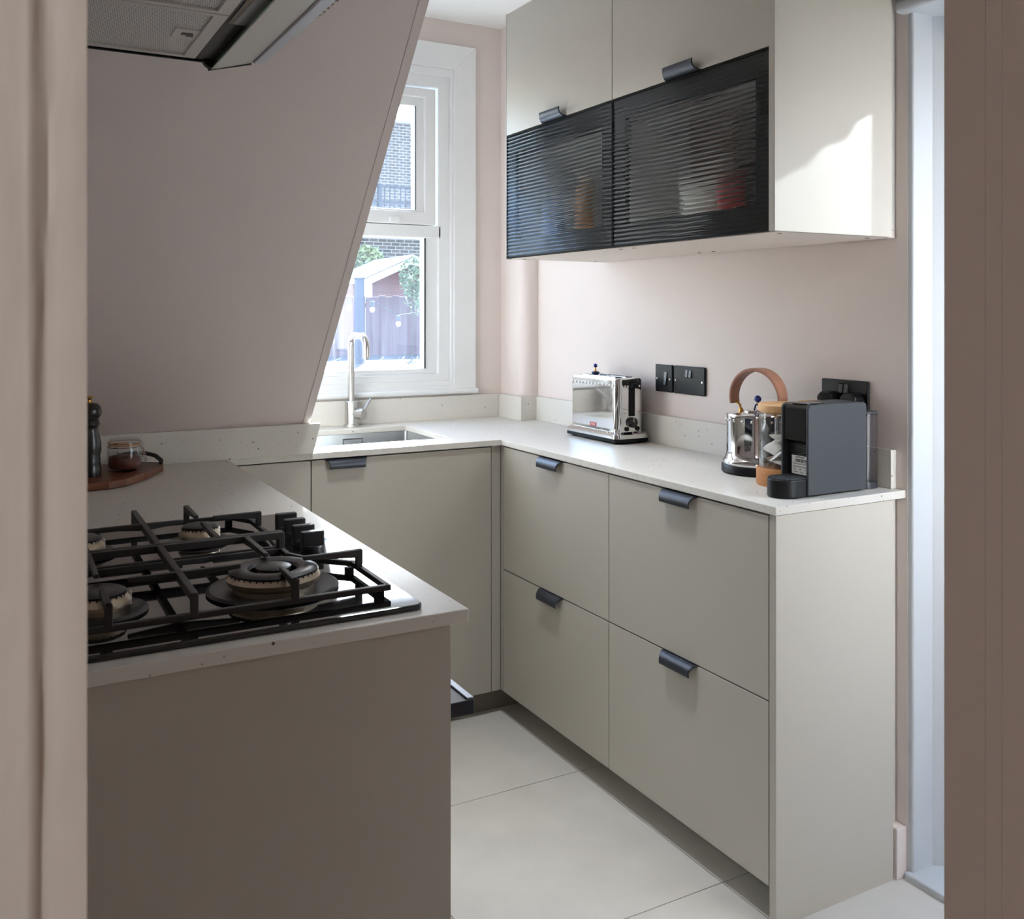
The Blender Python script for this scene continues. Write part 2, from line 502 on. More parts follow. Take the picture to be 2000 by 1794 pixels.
# walls
wb_ = cells([XL-0.12, WX0, WX1, XR+0.14], [-0.06, WZ0, WZ1, ZC+0.1], lambda i, j: not (i == 1 and j == 1), YB, YB+0.16)
wb_.v = [(x, z, y) for x, y, z in wb_.v]
struct(wb_.build('wall_back', 'wall_paint'), 'pale pink painted wall around the kitchen window')
wr = cells([YH, GY0, GY1, YB], [-0.06, GH, ZC+0.1], lambda i, j: not (i == 1 and j == 0), XR, XR+0.14)
wr.v = [(z, x, y) for x, y, z in wr.v]
struct(wr.build('wall_right', 'wall_paint'), 'pale pink painted wall behind the right-hand worktop')
struct(MB().box(XL-0.12, XL, YH, YB, -0.06, ZC+0.1).build('wall_left', 'wall_paint'), 'pink painted wall behind the hob run')
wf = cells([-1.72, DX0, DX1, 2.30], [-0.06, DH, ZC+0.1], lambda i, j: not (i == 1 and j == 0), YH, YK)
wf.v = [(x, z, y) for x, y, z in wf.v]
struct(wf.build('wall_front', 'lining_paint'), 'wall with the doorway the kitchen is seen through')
struct(MB().box(-1.72, -1.6, -2.2, YH, -0.06, ZC+0.1).build('wall_hall_left', 'wall_paint'))
struct(MB().box(2.30, 2.42, -2.2, YH, -0.06, ZC+0.1).build('wall_hall_right', 'wall_paint'))
struct(MB().box(-1.72, 2.42, -2.32, -2.2, -0.06, ZC+0.1).build('wall_hall_back', 'wall_paint'))
struct(MB().box(XL-0.12, XR+0.14, YK, YB+0.16, ZC, ZC+0.1).build('ceiling', 'ceiling_paint'), 'plain white kitchen ceiling')
struct(MB().box(-1.72, 2.42, -2.32, YK, ZC, ZC+0.1).build('ceiling_hall', 'ceiling_paint'))
# boxed pipe in the far corner, rounded edge
bx0, by0, r = 1.808, 3.186, 0.045
pl = [(XR, YB), (bx0, YB), (bx0, by0+r)]+[(bx0+r-r*math.cos(PI/2*k/8), by0+r-r*math.sin(PI/2*k/8)) for k in range(1, 8)]+[(bx0+r, by0), (XR, by0)]
struct(MB().prism(pl, 'z', 0.9, ZC).build('wall_pipe_boxing', 'wall_paint', smooth=40), 'rounded pink boxing in the corner beside the window')
# sloping underside of the stairs
SX = 0.828
sy0, sz0, slope = 2.735, 0.988, 1.152
ytop = sy0-(ZC-sz0)/slope
sof = struct(MB().prism([(sy0, sz0), (ytop, ZC), (YB, ZC), (YB, sz0)], 'x', XL, SX).build('wall_stair_soffit', 'wall_paint'), 'pink sloping underside of the stairs above the hob run')
def sof_strip(x0, x1, t):
    n = Vector((0, -slope, -1)).normalized() if False else Vector((0, -1*slope/math.hypot(1, slope), -1/math.hypot(1, slope)))
    m = MB(); vs = []
    for y, z in ((sy0, sz0), (ytop, ZC)):
        for x in (x0, x1):
            vs.append((x, y, z)); vs.append((x, y+n.y*t, z+n.z*t))
    m.add(vs, [(0, 1, 3, 2), (4, 6, 7, 5), (1, 5, 7, 3), (0, 2, 6, 4), (0, 4, 5, 1), (2, 3, 7, 6)])
    return m
sof_strip(SX-0.021, SX+0.0015, 0.0015).build('edge_bead', 'wall_paint', sof, bevel=0.0012)

# doorway frame nearest the camera
def jamb_profile():
    # plan outline of the left architrave, hall side towards the camera
    return [(-0.090, YH), (-0.090, YH-0.026), (0.0120, YH-0.0112), (0.0146, YH-0.0122), (0.0172, YH-0.0122), (0.0193, YH-0.0104), (0.0213, YH-0.0082), (0.0240, YH-0.0082), (0.0280, YH-0.0100), (0.0405, YH-0.0105), (DX0+0.0008, YH-0.0085), (DX0+0.001, YH-0.004), (DX0+0.001, YH)]
def jamb_mesh():
    prof = jamb_profile(); n = len(prof); nz = 90; m = MB()
    rnd = random.Random(3)
    zs = [2.12*k/nz for k in range(nz+1)]
    wob = [[0]*n for _ in zs]
    for s in range(26):
        zc = rnd.uniform(0.1, 2.0); w = rnd.uniform(0.01, 0.06); i = rnd.choice([4, 5, 6, 7, 8]); a = rnd.uniform(-0.0009, 0.0010)
        for k, z in enumerate(zs): wob[k][i] += a*math.exp(-((z-zc)/w)**2)
    for k, z in enumerate(zs):
        for i, (x, y) in enumerate(prof): m.v.append((x+wob[k][i]*0.8, y-wob[k][i], z))
    for k in range(nz):
        for i in range(n):
            j = (i+1) % n
            m.f.append((k*n+i, k*n+j, (k+1)*n+j, (k+1)*n+i))
    m.f.append(tuple(range(n))); m.f.append(tuple(range(nz*n, (nz+1)*n)))
    return m
struct(jamb_mesh().build('trim_1', 'jamb_paint', smooth=50), 'thickly painted moulded door frame closest on the left')
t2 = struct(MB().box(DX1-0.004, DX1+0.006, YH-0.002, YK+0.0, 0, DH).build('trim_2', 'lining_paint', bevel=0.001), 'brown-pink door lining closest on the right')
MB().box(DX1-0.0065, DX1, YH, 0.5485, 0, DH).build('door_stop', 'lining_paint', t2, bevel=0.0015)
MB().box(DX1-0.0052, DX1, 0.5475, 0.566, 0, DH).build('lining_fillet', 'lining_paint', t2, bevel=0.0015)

# garden door surround in the right wall
gd = bpy.data.objects.new('door_1', None); COL.objects.link(gd); gd.location = (XR, GY1, 0); struct(gd, 'white garden door frame and threshold in the right wall')
jl = rrect(1.8765, 1.945, GY1-0.014, GY1+0.012, 0.006, 5, (0, 0, 0, 1))
MB().prism(jl, 'z', 0.014, GH+0.0).build('jamb_lining', 'door_paint', gd, smooth=40, world=True)
MB().prism([(1.9448, GY1+0.012), (1.9448, GY1-0.0145), (1.975, GY1-0.038), (1.975, GY1+0.012)], 'z', 0.014, GH).build('jamb_recess', 'door_paint', gd, world=True)
MB().prism([(1.972, GY1), (1.972, GY1-0.030), (1.985, GY1-0.038), (1.990, GY1-0.058), (2.006, GY1-0.060), (2.008, GY1-0.074), (2.045, GY1-0.076), (2.045, GY1)], 'z', 0.014, GH).build('door_post', 'door_paint', gd, bevel=0.0015, world=True)
MB().box(1.862, 2.045, GY0, GY1, -0.004, 0.016).build('threshold', 'door_paint', gd, bevel=0.004, world=True)
MB().prism(rrect(1.845, 2.045, GH-0.012, GH+0.015, 0.010, 5, (0, 0, 1, 1)), 'y', GY0, GY1+0.010).build('head_lining', 'door_paint', gd, smooth=40, world=True)
MB().box(1.975, 2.045, GY0, GY1-0.02, GH-0.085, GH-0.010).build('head_frame', 'door_paint', gd, bevel=0.003, world=True)
MB().box(1.86, 2.045, GY0-0.01, GY0+0.014, 0.014, GH).build('jamb_lining', 'door_paint', gd, bevel=0.004, world=True)
struct(MB().box(1.842, XR, GY1+0.002, 1.545, 0, 0.118).build('baseboard_right', 'wall_paint', bevel=0.002), 'short pink skirting stub beside the garden door')

# ---------------------------------------------------------------- window
win = bpy.data.objects.new('window_1', None); COL.objects.link(win); win.location = (1.22, YB, 1.0); struct(win, 'white framed two-pane kitchen window over the sink')
def wbuild(m, name, material='white_gloss', parent=None, **k):
    return m.build(name, material, parent or win, world=True, **k)
YF = YB-0.004     # architrave sits just proud of the wall
def frame_ring(x0, x1, z0, z1, w, y0, y1, wb=None, wr=None, wl=None, wt=None):
    m = cells([x0, x0+(wl or w), x1-(wr or w), x1], [z0, z0+(wb or w), z1-(wt or w), z1], lambda i, j: not (i == 1 and j == 1), y0, y1)
    m.v = [(x, z, y) for x, y, z in m.v]
    return m
# flat surround: two boards, mitred at the top corner
AX1, AZ1 = 1.687, 2.358
wbuild(MB().prism([(WX1, 1.016), (AX1, 1.016), (AX1, AZ1), (WX1, WZ1)], 'y', YF-0.012, YB), 'surround_board', bevel=0.0012)
wbuild(MB().prism([(0.83, WZ1), (WX1, WZ1), (AX1, AZ1), (0.83, AZ1)], 'y', YF-0.012, YB), 'surround_board', bevel=0.0012)
# outer frame, sits in the opening
wbuild(frame_ring(WX0, WX1+0.0, WZ0, WZ1, 0.02, YB-0.010, YB+0.07, wr=0.010, wt=0.03), 'reveal_liner', bevel=0.002)
fr = wbuild(frame_ring(0.868, 1.582, 1.030, 2.232, 0.075, YB+0.010, YB+0.085, wr=0.030, wb=0.0, wt=0.03) if False else frame_ring(0.868, 1.582, 1.031, 2.234, 0.04, YB+0.004, YB+0.085, wr=0.048, wt=0.045, wb=0.045), 'frame', bevel=0.003)
wbuild(frame_ring(0.90, 1.546, 1.060, 1.640, 0.04, YB+0.020, YB+0.075, wr=0.0615, wt=0.030, wb=0.038), 'frame_step', bevel=0.004)
wbuild(MB().prism([(YB+0.004, 1.602), (YB+0.004, 1.650), (YB+0.085, 1.650), (YB+0.085, 1.602)], 'x', 0.90, 1.545), 'transom', bevel=0.003)
# opening light (upper)
sash = wbuild(frame_ring(0.880, 1.520, 1.652, 2.178, 0.05, YB-0.002, YB+0.065, wr=0.046, wb=0.05, wt=0.035), 'sash', bevel=0.004)
wbuild(frame_ring(0.92, 1.486, 1.690, 2.148, 0.030, YB+0.010, YB+0.055, wr=0.048, wb=0.020, wt=0.040), 'glazing_bead', parent=sash, bevel=0.004)
wbuild(MB().box(0.93, 1.445, YB+0.030, YB+0.034, 1.70, 2.115), 'pane', 'window_glass_upper', sash)
wbuild(MB().box(0.93, 1.485, YB+0.034, YB+0.038, 1.085, 1.615), 'pane', 'window_glass')
wbuild(MB().box(1.4800, 1.4850, YB+0.0165, YB+0.0205, 1.098, 1.610), 'gasket', 'black_plastic')
wbuild(MB().box(1.4365, 1.4395, YB+0.0075, YB+0.0105, 1.710, 2.108), 'gasket', 'anthracite', sash)
# catches on the upper sash
for zc in (1.668, 2.165):
    wbuild(MB().prism(rrect(1.325, 1.365, zc-0.010, zc+0.010, 0.006, 3), 'y', YB-0.016, YB-0.001), 'catch', parent=sash, bevel=0.002)
# inner sill nosing
wbuild(MB().prism(rrect(YB-0.034, YB+0.02, 0.998, 1.018, 0.008, 4, (0, 0, 1, 1)), 'x', SX+0.002, AX1+0.002), 'sill', smooth=40)
wbuild(MB().prism([(YB-0.012, 1.016), (YB-0.012, 1.032), (YB+0.01, 1.040), (YB+0.01, 1.016)], 'x', SX+0.002, WX1), 'sill_upstand', bevel=0.002)
# outside sill
wbuild(MB().box(WX0-0.04, WX1+0.04, YB+0.085, YB+0.20, 1.02, 1.05), 'outer_sill', bevel=0.004)

# ---------------------------------------------------------------- kitchen units
XF = 1.471          # door faces of the right-hand run
YD = 2.737          # door face of the sink run
XP = 0.563          # door faces of the hob run
ZT = 0.8755         # top of the base fronts
WT0, WT1 = 0.8808, 0.8995
def handle(parent, mode, c, ze, up=False, L=0.133):
    # curled metal edge pull; mode: which way the front faces
    m = MB(); r1, r0 = 0.0215, 0.0185; n = 9
    prof = []
    for k in range(n+1):
        a = math.radians(98-118*k/n); prof.append((0.001+r1*math.cos(a)*0.95, -0.0205+r1*math.sin(a)))
    for k in range(n, -1, -1):
        a = math.radians(98-118*k/n); prof.append((0.001+r0*math.cos(a)*0.95, -0.0205+r0*math.sin(a)))
    prof = [(-0.012, 0.0010)]+prof+[(-0.012, -0.0015)]
    prof = [(a, b+0.0005) for a, b in prof]
    k = len(prof)
    for s in (-1, 1):
        for d, z in prof:
            half = L/2-max(0, d)*0.55
            zz = ze+(-z if up else z)
            t = s*half
            if mode == '-x': m.v.append((c[0]-d, c[1]+t, zz))
            else: m.v.append((c[0]+t, c[1]-d, zz))
    m.f.append(tuple(range(k))); m.f.append(tuple(range(k, 2*k))[::-1])
    for i in range(k):
        j = (i+1) % k
        m.f.append((i, j, j+k, i+k))
    return m.build('handle', 'anthracite', parent, smooth=35, world=True)

def base_unit(y0, y1, label, near):
    t = thing('base_cabinet', label, 'cabinet', (XF, (y0+y1)/2, 0))
    MB().box(XF+0.021, XR-0.004, y0+0.001, y1-0.001, 0.082, 0.8795).build('carcass', 'cabinet_body', t, world=True)
    for z0, z1 in ((0.0795, 0.4755), (0.479, ZT)):
        d = MB().box(XF, XF+0.018, y0+0.0016, y1-0.0016, z0, z1).build('drawer', 'cabinet', t, bevel=0.0008, world=True)
        handle(d, '-x', (XF, (y0+y1)/2, 0), z1)
    if near:
        MB().box(XF-0.0, 1.837, y0-0.0215, y0-0.002, 0.0, 0.8795).build('side_panel', 'cabinet', t, bevel=0.0008, world=True)
    return t
base_unit(1.5218, 2.1218, 'greige two-drawer base cabinet below the coffee machine, with end panel', True)
base_unit(2.1218, 2.7218, 'greige two-drawer base cabinet below the toaster, in the corner', False)
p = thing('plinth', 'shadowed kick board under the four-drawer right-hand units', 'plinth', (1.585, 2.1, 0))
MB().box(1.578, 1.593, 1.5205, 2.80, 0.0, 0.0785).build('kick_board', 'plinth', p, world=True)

# sink run
t = thing('sink_cabinet', 'greige single-door base cabinet beneath the sink', 'cabinet', (1.13, YD, 0))
MB().box(0.836, 1.464, YD+0.021, YB-0.04, 0.082, 0.66).build('carcass', 'cabinet_body', t, world=True)
d = MB().box(0.8355, 1.4335, YD, YD+0.018, 0.0795, ZT).build('door', 'cabinet', t, bevel=0.0008, world=True)
handle(d, '-y', (0.942, YD, 0), ZT)
MB().box(1.4365, 1.4675, YD+0.001, YD+0.019, 0.0795, 0.8795).build('filler_strip', 'cabinet', t, bevel=0.0006, world=True)
MB().box(XF+0.0, XF+0.018, 2.7235, YD+0.019, 0.0795, 0.8795).build('corner_post', 'cabinet', t, bevel=0.0006, world=True)
t = thing('corner_cabinet', 'blank greige corner panel between the hob run and the sink door', 'cabinet', (0.7, YD, 0))
MB().box(XP+0.02, 0.8325, YD, YD+0.018, 0.0795, ZT).build('blank_panel', 'cabinet', t, bevel=0.0008, world=True)
MB().box(0.0, 0.815, YD+0.02, YB-0.04, 0.082, 0.8795).build('carcass', 'cabinet_body', t, world=True)
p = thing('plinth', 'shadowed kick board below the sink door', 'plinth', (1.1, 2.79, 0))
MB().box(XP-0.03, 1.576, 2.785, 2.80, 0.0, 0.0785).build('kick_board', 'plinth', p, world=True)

# hob run
t = thing('hob_cabinet', 'greige base unit under the hob with a large plain end panel', 'cabinet', (0.27, 1.95, 0))
MB().box(XL+0.002, XP, 1.195, 1.214, 0.0, 0.8795).build('side_panel', 'cabinet', t, bevel=0.0008, world=True)
MB().box(XL+0.002, XP-0.02, 1.215, 1.235, 0.082, 0.8795).build('carcass', 'cabinet_body', t, world=True)
MB().box(XL+0.002, XP-0.02, 1.850, 2.730, 0.082, 0.8795).build('carcass', 'cabinet_body', t, world=True)
MB().box(XP-0.018, XP, 1.8535, 2.730, 0.0795, ZT).build('door', 'cabinet', t, bevel=0.0008, world=True)
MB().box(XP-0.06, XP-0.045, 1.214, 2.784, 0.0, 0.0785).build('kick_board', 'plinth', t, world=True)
ov = thing('oven', 'black built-in oven under the hob, only its handle end showing', 'oven', (XP, 1.545, 0.2))
MB().box(0.03, XP-0.022, 1.238, 1.846, 0.215, 0.84).build('body', 'oven_black', ov, world=True)
od = MB().box(XP-0.020, XP+0.006, 1.240, 1.846, 0.215, 0.765).build('door', 'oven_black', ov, bevel=0.003, world=True)
MB().box(XP-0.020, XP+0.004, 1.240, 1.846, 0.768, 0.84).build('control_panel', 'oven_black', ov, bevel=0.002, world=True)
hb = MB().box(XP+0.020, 0.6335, 1.262, 1.82, 0.716, 0.7385).build('handle', 'oven_black', od, bevel=0.002, world=True)
MB().box(0.622, 0.6325, 1.264, 1.818, 0.7385, 0.7415).build('handle_strip', 'oven_steel', hb, bevel=0.0008, world=True)
for yy in (1.30, 1.775):
    MB().box(XP+0.004, XP+0.03, yy, yy+0.02, 0.718, 0.737).build('bracket', 'oven_black', od, world=True)

# worktop: one U-shaped stone top with upstands
WXR, WYR = 1.466, 1.4965
SKX0, SKX1, SKY0, SKY1 = 0.845, 1.342, 2.852, 3.238
xs = [XL+0.001, 0.588, SKX0, SKX1, WXR, XR-0.001]
ys = [1.188, WYR, 2.7255, SKY0, SKY1, YB-0.001]
def keepw(i, j):
    if j == 0: return i == 0
    if j == 1: return i in (0, 4)
    if j == 3 and i == 2: return False
    return True
wt = thing('worktop', 'U-shaped off-white speckled stone worktop with upstands', 'worktop', (0.9, 2.6, WT0))
cells(xs, ys, keepw, WT0, WT1).build('slab', 'quartz', wt, bevel=0.0016, world=True)
UZ = 0.9905
def up(m, **k): return m.build('upstand', 'quartz', wt, bevel=0.0008, world=True)
up(MB().box(SX+0.001, 1.788, YB-0.019, YB-0.0005, WT1, UZ))
up(MB().box(1.788, bx0-0.0005, by0-0.0195, YB-0.0005, WT1, UZ))
up(MB().box(bx0-0.0005, XR-0.0005, by0-0.0195, by0-0.0005, WT1, UZ))
up(MB().box(XR-0.0195, XR-0.0005, WYR+0.026, by0-0.020, WT1, UZ))
# upstand below the stair soffit; its free end is cut on the slant
m = MB(); vs = []
for y in (2.7165, 2.7345):
    vs += [(XL+0.002, y, WT1), (SX+0.006, y, WT1), (SX+0.028, y, UZ-0.003), (XL+0.002, y, UZ-0.003)]
m.add(vs, [(0, 1, 2, 3), (7, 6, 5, 4), (0, 4, 5, 1), (1, 5, 6, 2), (2, 6, 7, 3), (3, 7, 4, 0)])
up(m)
struct(MB().box(XL, SX, 2.735, YB, WT1, sz0).build('wall_below_stairs', 'wall_paint'))

# sink bowl
sk_ = thing('sink', 'brushed steel undermount sink bowl set into the worktop', 'sink', (1.09, 3.04, 0.70))
g = 0.006
def bowl():
    m = MB(); x0, x1, y0, y1 = SKX0-g, SKX1+g, SKY0-g, SKY1+g; r = 0.012
    lo = rrect(x0+0.004, x1-0.004, y0+0.004, y1-0.004, 0.02, 4); hi = rrect(x0, x1, y0, y1, r, 4); n = len(lo)
    ho = rrect(x0-0.012, x1+0.012, y0-0.010, y1+0.012, r, 4)
    m.add([(a, b, 0.70) for a, b in lo]+[(a, b, WT0-0.001) for a, b in hi]+[(a, b, WT0-0.001) for a, b in ho]+[(a, b, 0.695) for a, b in ho],
          [tuple(range(n))]+[(i, (i+1) % n, (i+1) % n+n, i+n) for i in range(n)]+[(i+n, (i+1) % n+n, (i+1) % n+2*n, i+2*n) for i in range(n)]+[(i+2*n, (i+1) % n+2*n, (i+1) % n+3*n, i+3*n) for i in range(n)]+[tuple(range(3*n, 4*n))])
    return m
bowl().build('bowl', 'steel_sink', sk_, smooth=40, world=True)
ovf = frame_ring(1.100, 1.176, 0.828, 0.866, 0.006, SKY1-0.003, SKY1+0.005).build('overflow', 'chrome', sk_, bevel=0.001, world=True)
MB().box(1.106, 1.170, SKY1-0.001, SKY1+0.004, 0.834, 0.856).build('overflow_plate', 'steel_sink', ovf, bevel=0.001, world=True)
MB().lathe([(0.045, 0.7005), (0.045, 0.704), (0.03, 0.705), (0.001, 0.704)], 24, (1.05, 3.05, 0)).build('drain', 'chrome', sk_, smooth=40, world=True)

# tap
tp = thing('tap', 'brushed steel swan-neck mixer tap behind the sink', 'tap', (1.155, 3.302, WT1))
MB().lathe([(0.0275, 0.0), (0.0275, 0.008), (0.024, 0.0095)], 32).build('foot_ring', 'steel_brushed', tp, bevel=0.0008, smooth=40)
MB().lathe([(0.0230, 0.009), (0.0230, 0.092), (0.0215, 0.0935), (0.012, 0.0935)], 32).build('body', 'steel_brushed', tp, smooth=40)
def arc(c, r, a0, a1, n, f): return [f(c, r, a0+(a1-a0)*k/n) for k in range(n+1)]
pts = [(0, 0, 0.09), (0, 0, 0.290)]
pts += [(0, -0.035+0.035*math.cos(a), 0.295+0.035*math.sin(a)) for a in [PI/2*k/8 for k in range(1, 9)]]
pts += [(0, -0.115, 0.330)]
pts += [(0, -0.115-0.042*math.sin(a), 0.288+0.042*math.cos(a)) for a in [PI/2*k/8 for k in range(1, 9)]]
pts += [(0, -0.157, 0.256)]
sp = MB().tube(pts, 0.0122, 16).build('spout', 'steel_brushed', tp, smooth=50)
MB().lathe([(0.0085, 0.250), (0.0085, 0.258)], 16, (0, -0.157, 0)).build('aerator', 'chrome', sp, smooth=40)
ax = Vector((0.62, -0.785, 0))
lv = MB().tube([ax*0.010+Vector((0, 0, 0.048)), ax*0.030+Vector((0, 0, 0.048))], 0.0165, 24).tube([ax*0.0305+Vector((0, 0, 0.048)), ax*0.054+Vector((0, 0, 0.048))], 0.0195, 24).build('mixer', 'steel_brushed', tp, smooth=40)
side = Vector((0.785, 0.62, 0))
MB().tube([ax*0.044+Vector((0, 0, 0.055))+side*0.012, ax*0.044+Vector((0, 0, 0.096))+side*0.062], 0.0052, 12).build('lever', 'steel_brushed', lv, smooth=40)

# ---------------------------------------------------------------- wall cabinets
XU, ZU = 1.4835, 1.4895
def fluted(y0, y1, z0, z1, n=34):
    # ribbed sheet: rounded ribs on the front, flat back
    m = MB(); seg = 6; prof = []
    ph = (z1-z0)/n
    for i in range(n):
        for k in range(seg):
            a = PI*k/seg
            prof.append((z0+ph*(i+k/seg), 0.0024*math.sin(a)))
    prof.append((z1, 0.0))
    xf = XU+0.0025; xb = XU+0.0058
    N_ = len(prof)
    for y in (y0, y1):
        for z, d in prof: m.v.append((xf-d, y, z))
        for z, d in prof: m.v.append((xb, y, z))
    for i in range(N_-1):
        m.f.append((i, i+1, 2*N_+i+1, 2*N_+i)); m.f.append((N_+i, 3*N_+i, 3*N_+i+1, N_+i+1))
        m.f.append((i, N_+i, N_+i+1, i+1)); m.f.append((2*N_+i, 2*N_+i+1, 3*N_+i+1, 3*N_+i))
    m.f.append((0, 2*N_, 3*N_, N_)); m.f.append((N_-1, 2*N_-1, 4*N_-1, 3*N_-1))
    return m
def wall_unit(y0, y1, label, near):
    t = thing('wall_cabinet', label, 'cabinet', (XU, (y0+y1)/2, ZU))
    xa, xb = XU+0.021, XR-0.003
    m = MB().box(xa, xb, y0+0.001, y0+0.017, ZU+0.0175, ZU+0.80).box(xa, xb, y1-0.017, y1-0.001, ZU+0.0175, ZU+0.80)
    m.box(xa, xb, y0+0.017, y1-0.017, ZU+0.784, ZU+0.80)
    m.box(xa, xb, y0+0.017, y1-0.017, ZU+0.392, ZU+0.408).box(xb-0.004, xb, y0+0.017, y1-0.017, ZU+0.0175, ZU+0.784)
    m.build('carcass', 'cabinet_inside', t, world=True)
    MB().box(xa-0.002, xb, y0+0.0008, y1-0.0008, ZU-0.001, ZU+0.0165).build('bottom_panel', 'underside', t, bevel=0.0006, world=True)
    for fx in (xa+0.03, xb-0.06):
        for fy in (y0+0.03, y1-0.03):
            MB().lathe([(0.005, ZU-0.0022), (0.005, ZU-0.0008)], 12, (fx, fy, 0)).build('screw_cap', 'plinth', t, world=True)
    d = MB().box(XU, XU+0.018, y0+0.0015, y1-0.0015, ZU+0.4015, ZU+0.797).build('flap_door', 'cabinet', t, bevel=0.0008, world=True)
    handle(d, '-x', (XU, (y0+y1)/2, 0), ZU+0.4015, up=True)
    z0, z1 = ZU+0.001, ZU+0.398
    g_ = cells([y0+0.0015, y0+0.055, y1-0.055, y1-0.0015], [z0, z0+0.056, z1-0.056, z1], lambda i, j: not (i == 1 and j == 1), XU+0.0062, XU+0.019)
    g_.v = [(z, x, y) for x, y, z in g_.v]
    gdoor = g_.build('glass_door', 'frame_black', t, bevel=0.0006, world=True)
    fluted(y0+0.004, y1-0.004, z0+0.003, z1-0.003).build('fluted_pane', 'ribbed_glass', gdoor, smooth=60, world=True)
    e = frame_ring(0, 1, 0, 1, 0.1, 0, 1)
    rim = cells([y0+0.0015, y0+0.004, y1-0.004, y1-0.0015], [z0, z0+0.003, z1-0.003, z1], lambda i, j: not (i == 1 and j == 1), XU, XU+0.0062)
    rim.v = [(z, x, y) for x, y, z in rim.v]
    rim.build('edge_trim', 'frame_black', gdoor, world=True)
    if near:
        MB().box(XU-0.0115, 1.838, y0-0.0195, y0-0.0015, ZU-0.0015, ZU+0.80).build('side_panel', 'cabinet', t, bevel=0.0008, world=True)
    else:
        MB().box(XU+0.0, xb, y1, y1+0.003, ZU-0.0015, ZU+0.80).build('side_panel', 'cabinet', t, world=True)
    return t
wall_unit(1.5245, 2.1245, 'greige wall cabinet with fluted glass flap closest to the garden door', True)
wall_unit(2.1245, 2.7245, 'greige wall cabinet with fluted glass flap closest to the window', False)
# things standing inside, behind the fluted glass
ZS = ZU+0.0167
def cup(name, mt, x, y, r, h, label, cat, grp=None, prof=None):
    t_ = thing(name, label, cat, (x, y, ZS), group=grp)
    MB().lathe(prof or [(r*0.8, 0), (r, h*0.3), (r, h), (r*0.9, h), (r*0.86, h*0.35), (0.002, h*0.12)], 24).build('body', mt, t_, smooth=50)
    return t_
c = cup('tumbler', 'cup_white', 1.60, 2.235, 0.038, 0.10, 'white mug behind fluted glass beside the cabinet divide', 'mug')
MB().tube([(-0.036, 0, 0.085), (-0.062, 0, 0.08), (-0.066, 0, 0.05), (-0.055, 0, 0.03), (-0.034, 0, 0.025)], 0.005, 8).build('handle', 'cup_white', c, smooth=50)
cup('spice_jar', 'cup_amber', 1.62, 2.470, 0.030, 0.16, 'amber jar behind fluted glass in the far wall cabinet', 'jar', prof=[(0.030, 0), (0.030, 0.12), (0.022, 0.13), (0.022, 0.16), (0.001, 0.16)])
cup('drinking_glass', 'cup_blue', 1.58, 2.585, 0.036, 0.12, 'bluish tumbler behind fluted glass closest to the window', 'glass')
cup('storage_jar', 'dark_jar', 1.72, 2.40, 0.05, 0.2, 'tall dark jar at the back of the far wall cabinet', 'jar', prof=[(0.05, 0), (0.05, 0.16), (0.04, 0.175), (0.04, 0.2), (0.001, 0.2)])
for k in range(5):
    b = MB().lathe([(0.032, 0), (0.072, 0.03), (0.076, 0.045), (0.072, 0.045), (0.03, 0.006), (0.001, 0.006)], 28).build('bowl', 'cup_white', None, smooth=50)
    b.location = (1.61, 1.875, ZS+k*0.021)
    tag(b, ('lowest', 'second lowest', 'middle', 'second highest', 'topmost')[k]+' white bowl of the stack behind fluted glass', 'bowl', 'stacked white bowls')
tn = thing('tea_tin', 'red tin behind fluted glass beside the white bowls', 'tin', (1.585, 1.765, ZS))
MB().lathe([(0.034, 0), (0.034, 0.085), (0.001, 0.085)], 24).build('body', 'tin_red', tn, smooth=40)
MB().lathe([(0.0355, 0.078), (0.0355, 0.096), (0.001, 0.097)], 24).build('lid', 'tin_red', tn, smooth=40)
bx = thing('cereal_box', 'brown carton at the back behind fluted glass', 'box', (1.75, 1.99, ZS))
MB().box(-0.03, 0.03, -0.09, 0.09, 0, 0.25).build('carton', 'box_brown', bx, bevel=0.002)
MB().box(-0.031, 0.031, -0.09, 0.09, 0.246, 0.252).build('top_flap', 'pink_box', bx)
cup('storage_jar', 'dark_jar', 1.74, 1.83, 0.055, 0.26, 'tall dark jar behind the stacked bowls', 'jar', prof=[(0.055, 0), (0.055, 0.2), (0.045, 0.22), (0.045, 0.26), (0.001, 0.26)])
cup('storage_jar', 'pink_box', 1.66, 1.645, 0.045, 0.17, 'pinkish jar behind fluted glass close to the end panel', 'jar', prof=[(0.045, 0), (0.045, 0.15), (0.04, 0.17), (0.001, 0.17)])

